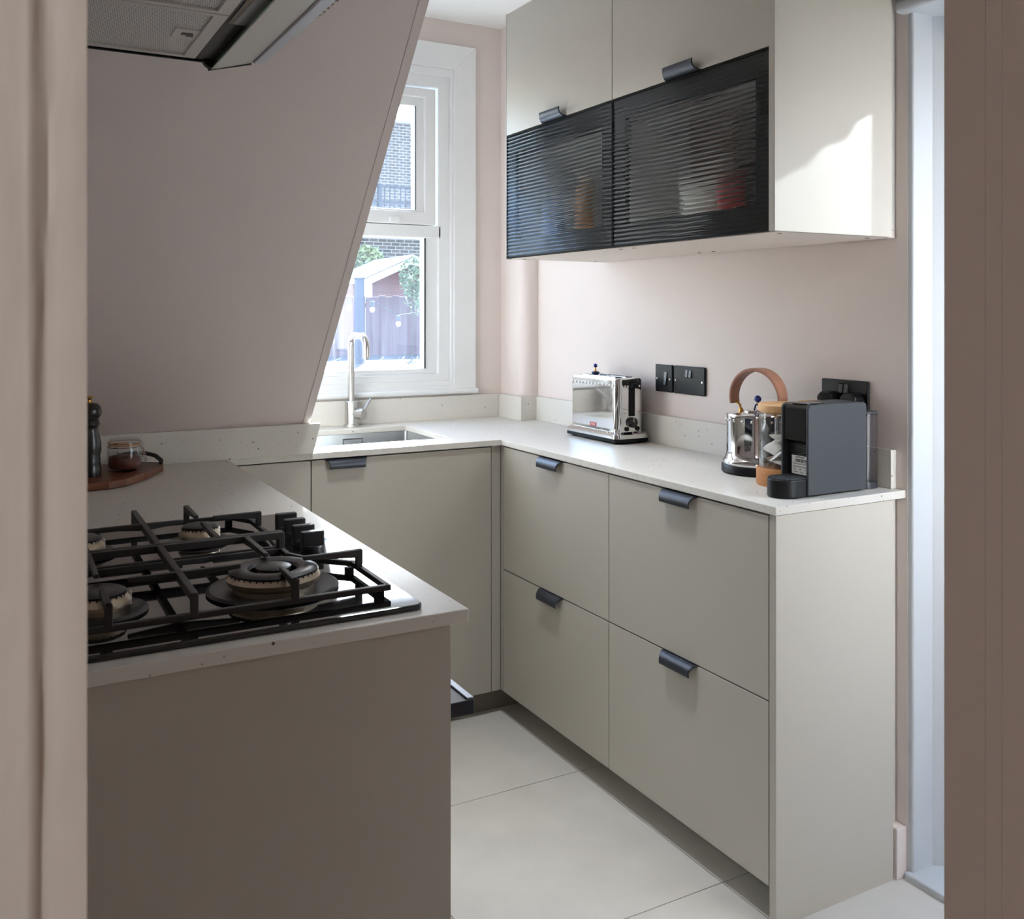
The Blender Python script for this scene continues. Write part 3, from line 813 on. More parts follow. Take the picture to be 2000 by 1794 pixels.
# ---------------------------------------------------------------- hob
HZ = WT1
hob = thing('gas_hob', 'black glass four-burner gas hob set into the worktop', 'hob', (0.275, 1.56, HZ))
def hb_(m, n_, mt, parent=None, **k): return m.build(n_, mt, parent or hob, world=True, **k)
HX0, HX1, HY0, HY1 = 0.022, 0.531, 1.214, 1.900
hb_(MB().prism(rrect(HX0, HX1, HY0, HY1, 0.012, 4), 'z', HZ+0.0002, HZ+0.0085), 'glass_plate', 'hob_glass', bevel=0.0022)
GZ = HZ+0.0085
TOPZ = 0.950
BURN = [(0.3655, 1.386, 'wok'), (0.325, 1.728, 'mid'), (0.128, 1.386, 'mid'), (0.128, 1.728, 'mid')]
for x, y, kd in BURN:
    if kd == 'wok':
        b = MB().lathe([(0.094, GZ), (0.095, GZ+0.003), (0.090, GZ+0.006), (0.072, GZ+0.003), (0.066, GZ+0.002), (0.001, GZ+0.002)], 48, (x, y, 0)).build('burner', 'burner_black', hob, smooth=40, world=True)
        MB().lathe([(0.058, GZ), (0.058, GZ+0.008), (0.066, GZ+0.013), (0.068, GZ+0.020), (0.062, GZ+0.027), (0.030, GZ+0.027), (0.030, GZ)], 48, (x, y, 0)).build('burner_ring', 'burner_alu', b, smooth=40, world=True)
        MB().lathe([(0.034, GZ+0.0275), (0.063, GZ+0.0275), (0.0635, GZ+0.030), (0.058, GZ+0.0325), (0.048, GZ+0.034), (0.037, GZ+0.0315), (0.034, GZ+0.0275)], 48, (x, y, 0)).build('outer_cap', 'burner_black', b, smooth=40, world=True)
        MB().lathe([(0.024, GZ+0.01), (0.026, GZ+0.022), (0.022, GZ+0.030), (0.001, GZ+0.030)], 36, (x, y, 0)).build('inner_ring', 'burner_alu', b, smooth=40, world=True)
        MB().lathe([(0.0255, GZ+0.030), (0.0255, GZ+0.033), (0.021, GZ+0.035), (0.001, GZ+0.0355)], 36, (x, y, 0)).build('inner_cap', 'burner_black', b, smooth=40, world=True)
        R = 0.0645
    else:
        k = 1.0 if x > 0.3 else 1.22
        b = MB().lathe([(0.052*k, GZ), (0.053*k, GZ+0.003), (0.048*k, GZ+0.006), (0.040*k, GZ+0.003), (0.001, GZ+0.003)], 40, (x, y, 0)).build('burner', 'burner_black', hob, smooth=40, world=True)
        MB().lathe([(0.027*k, GZ), (0.027*k, GZ+0.010), (0.035*k, GZ+0.013), (0.035*k, GZ+0.017), (0.028*k, GZ+0.026), (0.001, GZ+0.026)], 40, (x, y, 0)).build('burner_ring', 'burner_alu', b, smooth=40, world=True)
        MB().lathe([(0.029*k, GZ+0.0262), (0.0295*k, GZ+0.029), (0.026*k, GZ+0.0315), (0.001, GZ+0.032)], 36, (x, y, 0)).build('cap', 'burner_black', b, smooth=40, world=True)
        R = 0.0300*k
    m = MB()
    nt_ = 40 if kd == 'wok' else 26
    for q in range(nt_):
        a = 2*PI*q/nt_
        ca, sa = math.cos(a), math.sin(a)
        c_ = Vector((x+ca*R*0.975, y+sa*R*0.975, GZ+0.0225))
        m.tube([c_, c_+Vector((0, 0, 0.0048))], 0.0011, 5)
    o = m.build('flame_ports', 'burner_black', b, world=True); o['kind'] = 'stuff'
    if kd == 'wok' or x < 0.3 or True:
        MB().lathe([(0.0028, GZ), (0.0028, GZ+0.020), (0.001, GZ+0.023)], 10, (x+R*0.98+0.006, y+0.012, 0)).build('igniter', 'white_print', b, smooth=40, world=True)
# cast iron pan supports: low frame with raised fingers
def support(y0, y1, x1s, burners, notch):
    g_ = hob
    zf = GZ+0.016
    w, h = 0.0085, 0.0085
    m = MB()
    xa = HX0+0.018
    outl = x1s
    for a, b in zip(outl, outl[1:]+outl[:1]):
        m.bar((a[0], a[1], zf), (b[0], b[1], zf), w, h)
        m.box(a[0]-w/2, a[0]+w/2, a[1]-w/2, a[1]+w/2, zf-h, zf)
    o = m.build('pan_support', 'cast_iron', hob, bevel=0.0012, world=True)
    return o
xa = HX0+0.020
near = support(0, 0, [(xa, 1.274), (0.500, 1.274), (0.500, 1.420), (0.440, 1.487), (0.424, 1.520), (0.424, 1.556), (xa, 1.556)], None, None)
far = support(0, 0, [(xa, 1.572), (0.424, 1.572), (0.434, 1.70), (0.434, 1.800), (0.405, 1.854), (xa, 1.854)], None, None)
zf = GZ+0.016
def finger(par, root, tip, leg=True):
    # upright leg at the root, then a tapering arm to the tip
    m = MB()
    r_, t_ = Vector(root), Vector(tip)
    d_ = (t_-r_).normalized()
    if leg: m.box(root[0]-0.0048, root[0]+0.0048, root[1]-0.0048, root[1]+0.0048, zf-0.004, TOPZ)
    m.bar((r_.x-d_.x*0.0048, r_.y-d_.y*0.0048, TOPZ), (t_.x, t_.y, TOPZ), 0.0095, 0.0125, 0.0070, 0.0060)
    return m.build('finger', 'cast_iron', par, bevel=0.0012, world=True)
def cross_bar(par, a, b, legs):
    m = MB(); a = Vector((*a, TOPZ)); b = Vector((*b, TOPZ))
    m.bar(a, b, 0.0095, 0.0115)
    for p_ in legs: m.box(p_[0]-0.0048, p_[0]+0.0048, p_[1]-0.0048, p_[1]+0.0048, zf-0.004, TOPZ-0.002)
    return m.build('cross_bar', 'cast_iron', par, bevel=0.0012, world=True)
# long bar at the centre line and the bar running front to back
cross_bar(near, (xa, 1.559), (0.4285, 1.559), [(xa+0.005, 1.559), (0.424, 1.559)])
cross_bar(far, (xa, 1.5705), (0.4285, 1.5705), [(xa+0.005, 1.5705), (0.424, 1.5705)])
cross_bar(near, (0.233, 1.270), (0.233, 1.559), [(0.233, 1.274)])
cross_bar(far, (0.233, 1.5705), (0.233, 1.859), [(0.233, 1.854)])
finger(near, (0.233, 1.388), (0.318, 1.388), False); finger(near, (0.233, 1.388), (0.166, 1.388), False)
finger(far, (0.233, 1.732), (0.297, 1.732), False); finger(far, (0.233, 1.732), (0.163, 1.732), False)
finger(near, (0.366, 1.274), (0.366, 1.345)); finger(near, (0.366, 1.559), (0.366, 1.429), False); finger(near, (0.497, 1.386), (0.410, 1.386))
finger(near, (0.130, 1.274), (0.130, 1.352)); finger(near, (0.130, 1.559), (0.130, 1.425), False); finger(near, (xa, 1.388), (0.095, 1.388))
finger(far, (0.325, 1.854), (0.325, 1.755)); finger(far, (0.325, 1.5705), (0.325, 1.703), False); finger(far, (0.431, 1.738), (0.350, 1.738))
finger(far, (0.130, 1.854), (0.130, 1.765)); finger(far, (0.130, 1.5705), (0.130, 1.690), False); finger(far, (xa, 1.732), (0.095, 1.732))
for (fx, fy) in ((0.488, 1.276), (0.490, 1.410), (0.06, 1.278), (0.06, 1.545)):
    MB().box(fx-0.006, fx+0.006, fy-0.005, fy+0.005, GZ-0.0005, zf-0.006).build('foot', 'black_plastic', near, world=True)
for (fx, fy) in ((0.400, 1.842), (0.428, 1.60), (0.06, 1.845), (0.06, 1.585)):
    MB().box(fx-0.006, fx+0.006, fy-0.005, fy+0.005, GZ-0.0005, zf-0.006).build('foot', 'black_plastic', far, world=True)
for k in range(4):
    yk = 1.578+0.0545*k
    kb = MB().lathe([(0.020, GZ), (0.020, GZ+0.008), (0.0185, GZ+0.010), (0.001, GZ+0.010)], 28, (0.483, yk, 0)).build('knob', 'knob_black', hob, smooth=40, world=True)
    MB().box(0.4635, 0.5020, yk-0.0075, yk+0.0075, GZ+0.008, GZ+0.0335).build('grip', 'knob_black', kb, bevel=0.0022, world=True)

# ---------------------------------------------------------------- cooker hood
hd = thing('cooker_hood', 'silver cooker hood with pull-out glass visor, above the hob', 'cooker hood', (0.2, 1.53, 1.77))
def hB(m, n_, mt, parent=None, **k): return m.build(n_, mt, parent or hd, world=True, **k)
Y0, Y1 = 1.235, 1.830
hB(MB().box(XL+0.001, 0.385, Y0, Y1, 1.790, 1.905), 'body', 'hood_dark', bevel=0.003)
hB(MB().box(XL+0.001, 0.372, Y1-0.004, Y1+0.0015, 1.780, 1.80), 'end_rail', 'black_plastic', bevel=0.001)
for (a, b) in ((1.242, 1.528), (1.532, 1.818)):
    f = hB(frame_ring(0.02, 0.335, a, b, 0.012, 0, 0, wr=0.020), 'filter', 'hood_alu') if False else None
    fm = cells([0.015, 0.027, 0.312, 0.334], [a, a+0.012, b-0.012, b], lambda i, j: not (i == 1 and j == 1), 1.782, 1.7905)
    f = hB(fm, 'filter', 'hood_alu', bevel=0.0012)
    hB(MB().box(0.026, 0.313, a+0.011, b-0.011, 1.7865, 1.7895), 'filter_mesh', 'filter_mesh', f)
    mid = (a+b)/2
    l_ = hB(MB().box(0.272, 0.313, mid-0.028, mid+0.028, 1.7845, 1.788), 'latch_plate', 'hood_alu', f, bevel=0.0006)
    hB(MB().prism([(0.285, mid-0.010), (0.303, mid-0.010), (0.306, mid+0.010), (0.294, mid+0.010), (0.292, mid+0.002), (0.285, mid+0.004)], 'z', 1.7835, 1.7848), 'latch', 'hood_dark', f)
hB(MB().box(0.335, 0.372, Y0, Y1-0.004, 1.7845, 1.7905), 'lamp_strip', 'hood_dark', bevel=0.001)
for (a, b) in ((1.42, 1.57),):
    lp = hB(MB().box(0.340, 0.371, a, b, 1.7815, 1.7848), 'lamp', 'plinth', bevel=0.001)
    hB(MB().box(0.348, 0.371, a+0.004, b-0.004, 1.7805, 1.7818), 'lens', 'lamp_lens', lp, bevel=0.0006)
# visor: a sloping pane with a green edge, then the front rail with buttons
vz = lambda x: 1.769+(x-0.366)*0.28
hB(MB().prism([(0.366, 1.7685), (0.440, vz(0.440)), (0.440, vz(0.440)+0.006), (0.366, 1.7745)], 'y', Y0, Y1-0.001), 'visor', 'visor')
hB(MB().prism([(0.3635, 1.7680), (0.3665, 1.7683), (0.3665, 1.7748), (0.3635, 1.7745)], 'y', Y0, Y1-0.001), 'visor_edge', 'visor_edge')
hB(MB().prism([(0.360, 1.766), (0.441, 1.7875), (0.441, 1.792), (0.360, 1.7705)], 'y', Y1-0.001, Y1+0.004), 'end_clip', 'black_plastic', bevel=0.001)
hB(MB().lathe([(0.018, Y1-0.012), (0.018, Y1+0.003), (0.012, Y1+0.005), (0.001, Y1+0.005)], 20, (0.366, 0, 1.787), axis='y'), 'hinge', 'black_plastic', smooth=40)
fp = [(0.440, 1.786), (0.458, 1.7885), (0.470, 1.7945), (0.474, 1.804), (0.474, 1.860), (0.440, 1.860)]
hB(MB().prism(fp, 'y', Y0, Y1-0.010), 'front_rail', 'hood_front', bevel=0.003, smooth=40)
for k in range(5):
    yk = 1.436+0.0215*k
    hB(MB().box(0.472, 0.480, yk-0.006, yk+0.006, 1.7985, 1.808), 'button', 'chrome', bevel=0.001)
hB(MB().box(0.384, 0.4405, Y0+0.002, Y1-0.012, 1.80, 1.86), 'slide_box', 'hood_dark')

# ---------------------------------------------------------------- sockets and switch on the right wall
def plate(name, label, cat, yc, zc, w):
    t_ = thing(name, label, cat, (XR, yc, zc))
    MB().box(-0.0085, -0.0003, -w/2, w/2, -0.043, 0.043).build('plate', 'black_plastic', t_, bevel=0.003, seg=2)
    for s in (-1, 1):
        MB().lathe([(0.0036, -0.0100), (0.0036, -0.008)], 14, (0, s*(w/2-0.011), -0.002), axis='x').build('screw', 'wire', t_, smooth=40)
    return t_
s1 = plate('light_switch', 'black single fused switch on the wall beside the toaster', 'switch', 2.392, 1.1065, 0.086)
sw = MB().box(-0.0095, -0.008, -0.020, 0.004, -0.022, 0.022).build('switch_recess', 'black_gloss', s1, bevel=0.0006)
MB().prism([(-0.0095, -0.020), (-0.0150, -0.020), (-0.0100, 0.020), (-0.0095, 0.020)], 'y', -0.018, -0.006).build('rocker', 'knob_black', sw, bevel=0.0006)
def double(name, label, yc, zc):
    t_ = plate(name, label, 'socket', yc, zc, 0.146)
    rc = MB().box(-0.0095, -0.008, -0.016, 0.016, 0.008, 0.034).build('switch_recess', 'black_gloss', t_, bevel=0.0006)
    for s in (-1, 1):
        MB().prism([(-0.0095, 0.010), (-0.0135, 0.010), (-0.0105, 0.032), (-0.0095, 0.032)], 'y', s*0.008-0.006, s*0.008+0.006).build('rocker', 'knob_black', rc, bevel=0.0006)
        for (py, pz, a, b) in ((0, 0.004, 0.0025, 0.005), (-0.011, -0.019, 0.0038, 0.0025), (0.011, -0.019, 0.0038, 0.0025)):
            MB().box(-0.0089, -0.008, s*0.036+py-a, s*0.036+py+a, pz-b-0.002, pz+b-0.002).build('pin_hole', 'gap_dark', t_)
    return t_
double('wall_socket', 'black double socket without plugs between switch and kettle', 2.269, 1.1065)
s3 = double('wall_socket', 'black double socket with two plugs behind the coffee machine', 1.672, 1.103)
for k, yy in enumerate((1.705, 1.632)):
    pg = thing('plug', ('black plug in the double socket, kettle side', 'black plug in the double socket, garden door side')[k], 'plug', (XR-0.0092, yy, 1.092))
    MB().prism([(-0.024, -0.016), (-0.024, 0.016), (-0.012, 0.024), (0.012, 0.024), (0.024, 0.012), (0.024, -0.012), (0.012, -0.022), (-0.012, -0.022)], 'x', -0.034, -0.0006).build('body', 'black_plastic', pg, bevel=0.004)
    MB().tube([(-0.028, 0, -0.018), (-0.028, 0, -0.05), (-0.022, 0.01, -0.10), (-0.02, 0.015, -0.155), (-0.022, 0.03, -0.187), (-0.03, 0.075 if k == 0 else 0.02, -0.1885)], 0.0035, 8).build('cable', 'black_plastic', pg, smooth=50)

# ---------------------------------------------------------------- toaster
ZW = WT1
to = thing('toaster', 'polished steel two-slot toaster with blue-knobbed lid rack', 'toaster', (1.782, 2.585, ZW))
TX, TY = 0.0665, 0.150      # half depth / half length of the base
MB().prism(rrect(-TX, TX, -TY-0.002, TY+0.002, 0.022, 6), 'z', 0.006, 0.017).build('base', 'black_plastic', to, bevel=0.0015, smooth=40)
for sx in (-1, 1):
    for sy in (-1, 1):
        MB().lathe([(0.008, 0), (0.009, 0.0065)], 12, (sx*0.045, sy*0.12, 0)).build('foot', 'black_plastic', to, smooth=40)
def rounded_loft(levels, r, n=8):
    m = MB(); k = None
    for (hx, hy, z, rr) in levels:
        q_ = rrect(-hx, hx, -hy, hy, rr, n); p_ = []
        for i_, a_ in enumerate(q_):
            b_ = q_[(i_+1) % len(q_)]
            p_.append(a_)
            if math.hypot(b_[0]-a_[0], b_[1]-a_[1]) > 0.03:      # holding points beside the corner arcs
                for f_ in (0.02, 0.98): p_.append((a_[0]+(b_[0]-a_[0])*f_, a_[1]+(b_[1]-a_[1])*f_))
        k = len(p_)
        m.v += [(a, b, z) for a, b in p_]
    for i in range(len(levels)-1):
        for j in range(k):
            m.f.append((i*k+j, i*k+(j+1) % k, (i+1)*k+(j+1) % k, (i+1)*k+j))
    m.f.append(tuple(range(k))[::-1]); m.f.append(tuple(range((len(levels)-1)*k, len(levels)*k)))
    return m
rounded_loft([(TX, TY+0.002, 0.0172, 0.022), (TX-0.001, TY+0.001, 0.030, 0.022), (TX-0.010, TY-0.010, 0.037, 0.02)], 0.02).build('flange', 'chrome', to, smooth=30)
bd = rounded_loft([(0.0545, 0.1375, 0.0365, 0.02), (0.0535, 0.1365, 0.045, 0.02), (0.0535, 0.1365, 0.0475, 0.02), (0.0535, 0.1365, 0.198, 0.02), (0.0535, 0.1365, 0.200, 0.02), (0.0520, 0.135, 0.2050, 0.02), (0.050, 0.133, 0.2065, 0.02)], 0.02).build('shell', 'chrome', to, smooth=30)
for sx in (-0.020, 0.020):
    MB().box(sx-0.011, sx+0.011, -0.095, 0.085, 0.2055, 0.2072).build('slot', 'gap_dark', to)
    fr_ = cells([sx-0.0135, sx-0.011, sx+0.011, sx+0.0135], [-0.098, -0.095, 0.085, 0.088], lambda i, j: not (i == 1 and j == 1), 0.2060, 0.2085)
    fr_.build('slot_rim', 'chrome', to)
for k in range(13):
    MB().ball((-0.0535, -0.118+0.0197*k, 0.1835), 0.0042, 10, 6).build('stud', 'chrome', to, smooth=60)
for k in range(7):
    if k == 3: continue
    MB().ball((-0.033+0.011*k*1.0, -0.1365, 0.181), 0.0036, 10, 6).build('stud', 'chrome', to, smooth=60)
MB().box(0.0-0.0115+0.003, 0.0145, -0.1385, -0.1364, 0.086, 0.196).build('lever_track', 'black_plastic', to, bevel=0.0008)
lv_ = MB().box(-0.009, 0.0155, -0.156, -0.1372, 0.176, 0.190).build('lever', 'blue_dark', to, bevel=0.003)
lv_.data.materials[0] = MATS['black_plastic']
dl = MB().lathe([(0.0165, 0.0), (0.016, -0.011), (0.013, -0.012), (0.001, -0.012)], 28, (0.003, -0.1365, 0.0665), axis='y').build('dial', 'black_gloss', to, smooth=40)
MB().box(0.0022, 0.0038, -0.1492, -0.1484, 0.068, 0.080).build('dial_mark', 'white_print', dl)
for sx in (-0.0165, 0.0245):
    MB().lathe([(0.0075, 0.0), (0.0072, -0.004), (0.001, -0.0045)], 20, (sx, -0.1365, 0.0465), axis='y').build('button', 'black_plastic', to, smooth=40)
bg = MB().box(-0.0545, -0.0530, -0.020, 0.016, 0.0455, 0.0575).build('badge', 'red_badge', to, bevel=0.0006)
text('ALESSI', 0.0095, 'white_print', bg, (-0.0547, -0.002, 0.0515), (PI/2, 0, -PI/2))
# rack knob on the lid
rk = MB().lathe([(0.001, 0.2072), (0.010, 0.2072), (0.0115, 0.2115), (0.014, 0.2135), (0.0135, 0.2165), (0.008, 0.2195), (0.001, 0.2195)], 20, (-0.008, 0.052, 0)).build('rack_base', 'blue_dark', to, smooth=40)
MB().lathe([(0.0045, 0.2195), (0.0030, 0.223), (0.0026, 0.231), (0.001, 0.232)], 12, (-0.008, 0.052, 0)).build('rack_stem', 'brass', rk, smooth=40)
MB().ball((-0.008, 0.052, 0.2375), 0.0068, 18, 12).build('rack_ball', 'blue_ball', rk, smooth=60)

# ---------------------------------------------------------------- kettle
ke = thing('kettle', 'shiny steel kettle with hooped wooden handle and blue lid knob', 'kettle', (1.752, 1.852, ZW))
MB().lathe([(0.086, 0.0), (0.0925, 0.004), (0.0925, 0.020), (0.090, 0.0235), (0.001, 0.0235)], 48).build('power_base', 'black_plastic', ke, smooth=40)
MB().lathe([(0.0895, 0.0240), (0.0905, 0.027), (0.0900, 0.033), (0.0860, 0.038), (0.0815, 0.046), (0.0800, 0.055), (0.0800, 0.145), (0.0805, 0.1495), (0.0785, 0.1530), (0.060, 0.1555), (0.030, 0.1570), (0.001, 0.1575)], 64).build('body', 'chrome', ke, smooth=40)
for k in range(20):
    a = 2*PI*k/20
    MB().ball((0.0803*math.cos(a), 0.0803*math.sin(a), 0.137), 0.0038, 10, 6).build('stud', 'chrome', ke, smooth=60)
ld = MB().lathe([(0.036, 0.1568), (0.0365, 0.1595), (0.034, 0.1610), (0.001, 0.1620)], 36).build('lid', 'chrome', ke, smooth=40)
for s in (-1, 1):
    MB().tube([(s*0.020, s*0.008, 0.1612), (s*0.012, s*0.005, 0.175), (0, 0, 0.1765)], 0.0022, 8).build('knob_strut', 'blue_dark', ld, smooth=50)
MB().lathe([(0.004, 0.172), (0.004, 0.182), (0.001, 0.183)], 12).build('knob_stem', 'wire', ld, smooth=40)
MB().ball((0, 0, 0.1895), 0.0092, 20, 12).build('knob', 'blue_ball', ld, smooth=60)
tv = Vector((0.154, -0.988, 0)); nv = Vector((0.988, 0.154, 0))
def hoop():
    m = MB(); n = 28; hw = 0.0215; th = 0.0040
    for k in range(n+1):
        a = PI*1.16*k/n-PI*0.08
        c_ = tv*(-math.cos(a)*0.077)+Vector((0, 0, 0.192+math.sin(a)*0.074))
        ro = (tv*(-math.cos(a))+Vector((0, 0, math.sin(a)))).normalized()
        w_ = hw*(0.80+0.20*math.sin(max(0, min(PI, a))))
        for (sn, sr) in ((-1, -1), (1, -1), (1, 1), (-1, 1)):
            m.v.append(tuple(c_+nv*sn*w_+ro*sr*th))
    for k in range(n):
        for j in range(4):
            m.f.append((k*4+j, k*4+(j+1) % 4, (k+1)*4+(j+1) % 4, (k+1)*4+j))
    m.f.append((0, 1, 2, 3)); m.f.append(tuple(range(n*4, n*4+4)))
    return m
hp = hoop().build('handle', 'copper_wood', ke, bevel=0.0025, smooth=50)
for s in (-1, 1):
    e_ = tv*s*0.077
    MB().tube([e_*1.03+Vector((0, 0, 0.176)), e_*0.86+Vector((0, 0, 0.177)), e_*0.74+Vector((0, 0, 0.170)), e_*0.70+Vector((0, 0, 0.156))], 0.0030, 10).build('bracket', 'brass', hp, smooth=50)
    MB().lathe([(0.006, 0.1545), (0.0055, 0.160), (0.0035, 0.163)], 14, (e_.x*0.70, e_.y*0.70, 0)).build('bracket_foot', 'brass', hp, smooth=40)
MB().tube([(0.060, 0.035, 0.075), (0.085, 0.050, 0.105), (0.092, 0.054, 0.135)], [0.018, 0.013, 0.010], 16).build('spout', 'chrome', ke, smooth=50)

# ---------------------------------------------------------------- storage jars with wooden lids
def wood_jar(loc, r, label):
    t_ = thing('storage_jar', label, 'jar', loc)
    MB().lathe([(r+0.006, 0.0), (r+0.007, 0.004), (r+0.007, 0.038), (r+0.004, 0.042), (0.001, 0.042)], 40).build('cork_base', 'cork', t_, smooth=40)
    MB().lathe([(r, 0.0425), (r, 0.176), (r-0.0025, 0.176), (r-0.0025, 0.0455), (0.001, 0.0455)], 48).build('glass', 'clear_glass', t_, smooth=40)
    MB().lathe([(r-0.004, 0.172), (r-0.004, 0.1765), (r+0.0025, 0.1768), (r+0.003, 0.180), (r+0.003, 0.192), (r, 0.195), (0.001, 0.195)], 48).build('lid', 'pale_wood', t_, smooth=40)
    return t_
wood_jar((1.680, 1.690, ZW), 0.056, 'glass jar of tea bags with wooden lid and cork base')
wood_jar((1.789, 1.692, ZW), 0.040, 'second wooden-lidded jar hidden behind the coffee machine')
rnd = random.Random(11)
def tea_bag():
    m = MB(); n = 6; s = 0.021
    for sd in (1, -1):
        for i in range(n+1):
            for j in range(n+1):
                u, v = i/n*2-1, j/n*2-1
                b_ = 0.0055*(1-u*u)*(1-v*v)
                m.v.append((u*s+0.002*math.sin(3*v), v*s+0.002*math.sin(2.5*u), sd*b_+0.003*u*v))
    q = (n+1)**2
    for o_ in (0, q):
        for i in range(n):
            for j in range(n):
                m.f.append((o_+i*(n+1)+j, o_+(i+1)*(n+1)+j, o_+(i+1)*(n+1)+j+1, o_+i*(n+1)+j+1))
    return m
bag_me = tea_bag().build('tea_bag', 'paper_bag', None, smooth=60)
spots = [(-0.026, -0.012, 0.058, 0.3, 0.2), (0.020, -0.018, 0.056, -0.2, 1.1), (0.0, 0.022, 0.060, 0.4, 2.0), (-0.022, -0.006, 0.073, -0.6, 0.6), (0.022, 0.012, 0.074, 0.5, 2.6), (-0.004, -0.024, 0.088, 0.9, 0.1), (-0.020, 0.014, 0.091, -0.8, 1.4), (0.024, -0.010, 0.093, 0.7, 2.2), (-0.012, -0.016, 0.109, -0.4, 0.4), (0.010, 0.016, 0.110, 0.5, 1.8)]
for k, (dx, dy, dz, tl, rz) in enumerate(spots):
    o = bag_me if k == 0 else bag_me.copy()
    if k: COL.objects.link(o)
    o.location = (1.680+dx*0.80, 1.690+dy*0.80, ZW+dz)
    o.rotation_euler = (tl, rnd.uniform(-0.5, 0.5), rz)
    tag(o, 'white paper tea bag in the glass jar', 'tea bag', 'tea bags in the jar')

# ---------------------------------------------------------------- coffee machine
cm = thing('coffee_machine', 'slim dark grey capsule coffee machine at the worktop end', 'coffee machine', (1.69, 1.577, ZW))
MX0, MX1 = 1.602-1.69, 1.790-1.69
H_ = 0.2065
sp_ = rrect(MX0, MX1, 0.004, H_, 0.012, 5, (0, 1, 1, 0))
MB().prism(sp_, 'y', -0.0415, -0.0350).build('side_panel', 'machine_grey', cm, bevel=0.0022, smooth=40)
MB().prism(sp_, 'y', 0.0350, 0.0415).build('side_panel', 'machine_grey', cm, bevel=0.0022, smooth=40)
MB().box(MX0+0.018, MX1-0.003, -0.0352, 0.0352, 0.003, H_-0.004).build('core', 'black_plastic', cm)
MB().prism(rrect(MX0+0.045, MX1-0.001, H_-0.030, H_-0.0005, 0.010, 4, (0, 1, 0, 0)), 'y', -0.0351, 0.0351).build('top_cover', 'machine_grey', cm, smooth=40)
hdp = [(MX0+0.002, 0.124), (MX0+0.016, 0.116), (MX0+0.060, 0.114), (MX0+0.060, H_-0.0015), (MX0+0.010, H_-0.0015), (MX0+0.003, H_-0.008)]
he = MB().prism(hdp, 'y', -0.0345, 0.0345).build('head', 'black_gloss', cm, bevel=0.003)
MB().prism(rrect(MX0+0.010, MX0+0.075, -0.024, 0.024, 0.012, 4), 'z', H_-0.002, H_+0.0015).build('capsule_lever', 'black_gloss', cm, bevel=0.001)
gm = MB()
for k in range(13): gm.box(MX0+0.0165, MX0+0.0185, -0.034+k*0.0053, -0.0315+k*0.0053, 0.045, 0.114)
for k in range(13): gm.box(MX0+0.0158, MX0+0.0185, -0.034, 0.034, 0.047+k*0.0053, 0.0495+k*0.0053)
gm.build('grille', 'knob_black', cm)
stk = MB().box(MX0+0.0142, MX0+0.0156, -0.0335, 0.0215, 0.046, 0.088).build('sticker', 'sticker', cm)
text('NESPRESSO', 0.0055, 'ink', stk, (MX0+0.0140, -0.004, 0.0845), (PI/2, 0, -PI/2))
bar_x = 0.010; rb = random.Random(5)
bm_ = MB(); yy = 0.010
while yy > -0.026:
    w_ = rb.choice([0.0006, 0.001, 0.0016]); bm_.box(MX0+0.0139, MX0+0.0143, yy-w_, yy, 0.0735, 0.081); yy -= w_+rb.choice([0.0007, 0.0012])
bm_.build('barcode', 'ink', stk)
ln = MB()
for z_ in (0.0705, 0.0685, 0.0635, 0.0615): ln.box(MX0+0.0139, MX0+0.0143, -0.031, 0.018, z_, z_+0.0007)
for y_ in (0.012, -0.004, -0.020): ln.box(MX0+0.0139, MX0+0.0143, y_-0.0012, y_+0.0012, 0.0555, 0.058)
for y_ in (0.010, -0.008, -0.024): ln.box(MX0+0.0139, MX0+0.0143, y_-0.006, y_+0.004, 0.0505, 0.0515)
ln.build('small_print', 'ink', stk)
tr_pts = [(MX0+0.040, -0.0395)]+[(MX0-0.030-0.0395*math.sin(PI*k/16), -0.0395*math.cos(PI*k/16)) for k in range(17)]+[(MX0+0.040, 0.0395)]
tr = MB().prism([(a+0.0, b*0.93) for a, b in tr_pts], 'z', 0.0005, 0.042).build('drip_tray', 'black_plastic', cm, bevel=0.003, smooth=50)
gr = MB()
for k in range(14):
    yy = -0.032+k*0.0049
    half = math.sqrt(max(0, 0.035**2-yy*yy))
    gr.box(MX0-0.030-half, MX0+0.030, yy-0.0011, yy+0.0011, 0.0416, 0.0436)
gr.build('tray_grille', 'machine_grey', tr)
# water tank at the back
tk = MB(); tpf = rrect(MX1+0.001, 1.853-1.69, -0.034, 0.034, 0.026, 8)
tpi = rrect(MX1+0.003, 1.851-1.69, -0.032, 0.032, 0.024, 8); n_ = len(tpf)
tk.add([(a, b, 0.016) for a, b in tpf]+[(a, b, 0.176) for a, b in tpf]+[(a, b, 0.176) for a, b in tpi]+[(a, b, 0.020) for a, b in tpi],
       [tuple(range(n_))[::-1]]+[(i+o_*n_, (i+1) % n_+o_*n_, (i+1) % n_+(o_+1)*n_, i+(o_+1)*n_) for o_ in range(3) for i in range(n_)]+[tuple(range(3*n_, 4*n_))])
tank = tk.build('water_tank', 'tank_glass', cm, smooth=40)
MB().prism(tpf, 'z', 0.1762, 0.1805).build('tank_lid', 'machine_grey', tank, bevel=0.001)
MB().prism(rrect(MX1+0.002, 1.852-1.69, -0.033, 0.033, 0.026, 8), 'z', 0.0005, 0.0158).build('tank_foot', 'dark_jar', cm, smooth=40)

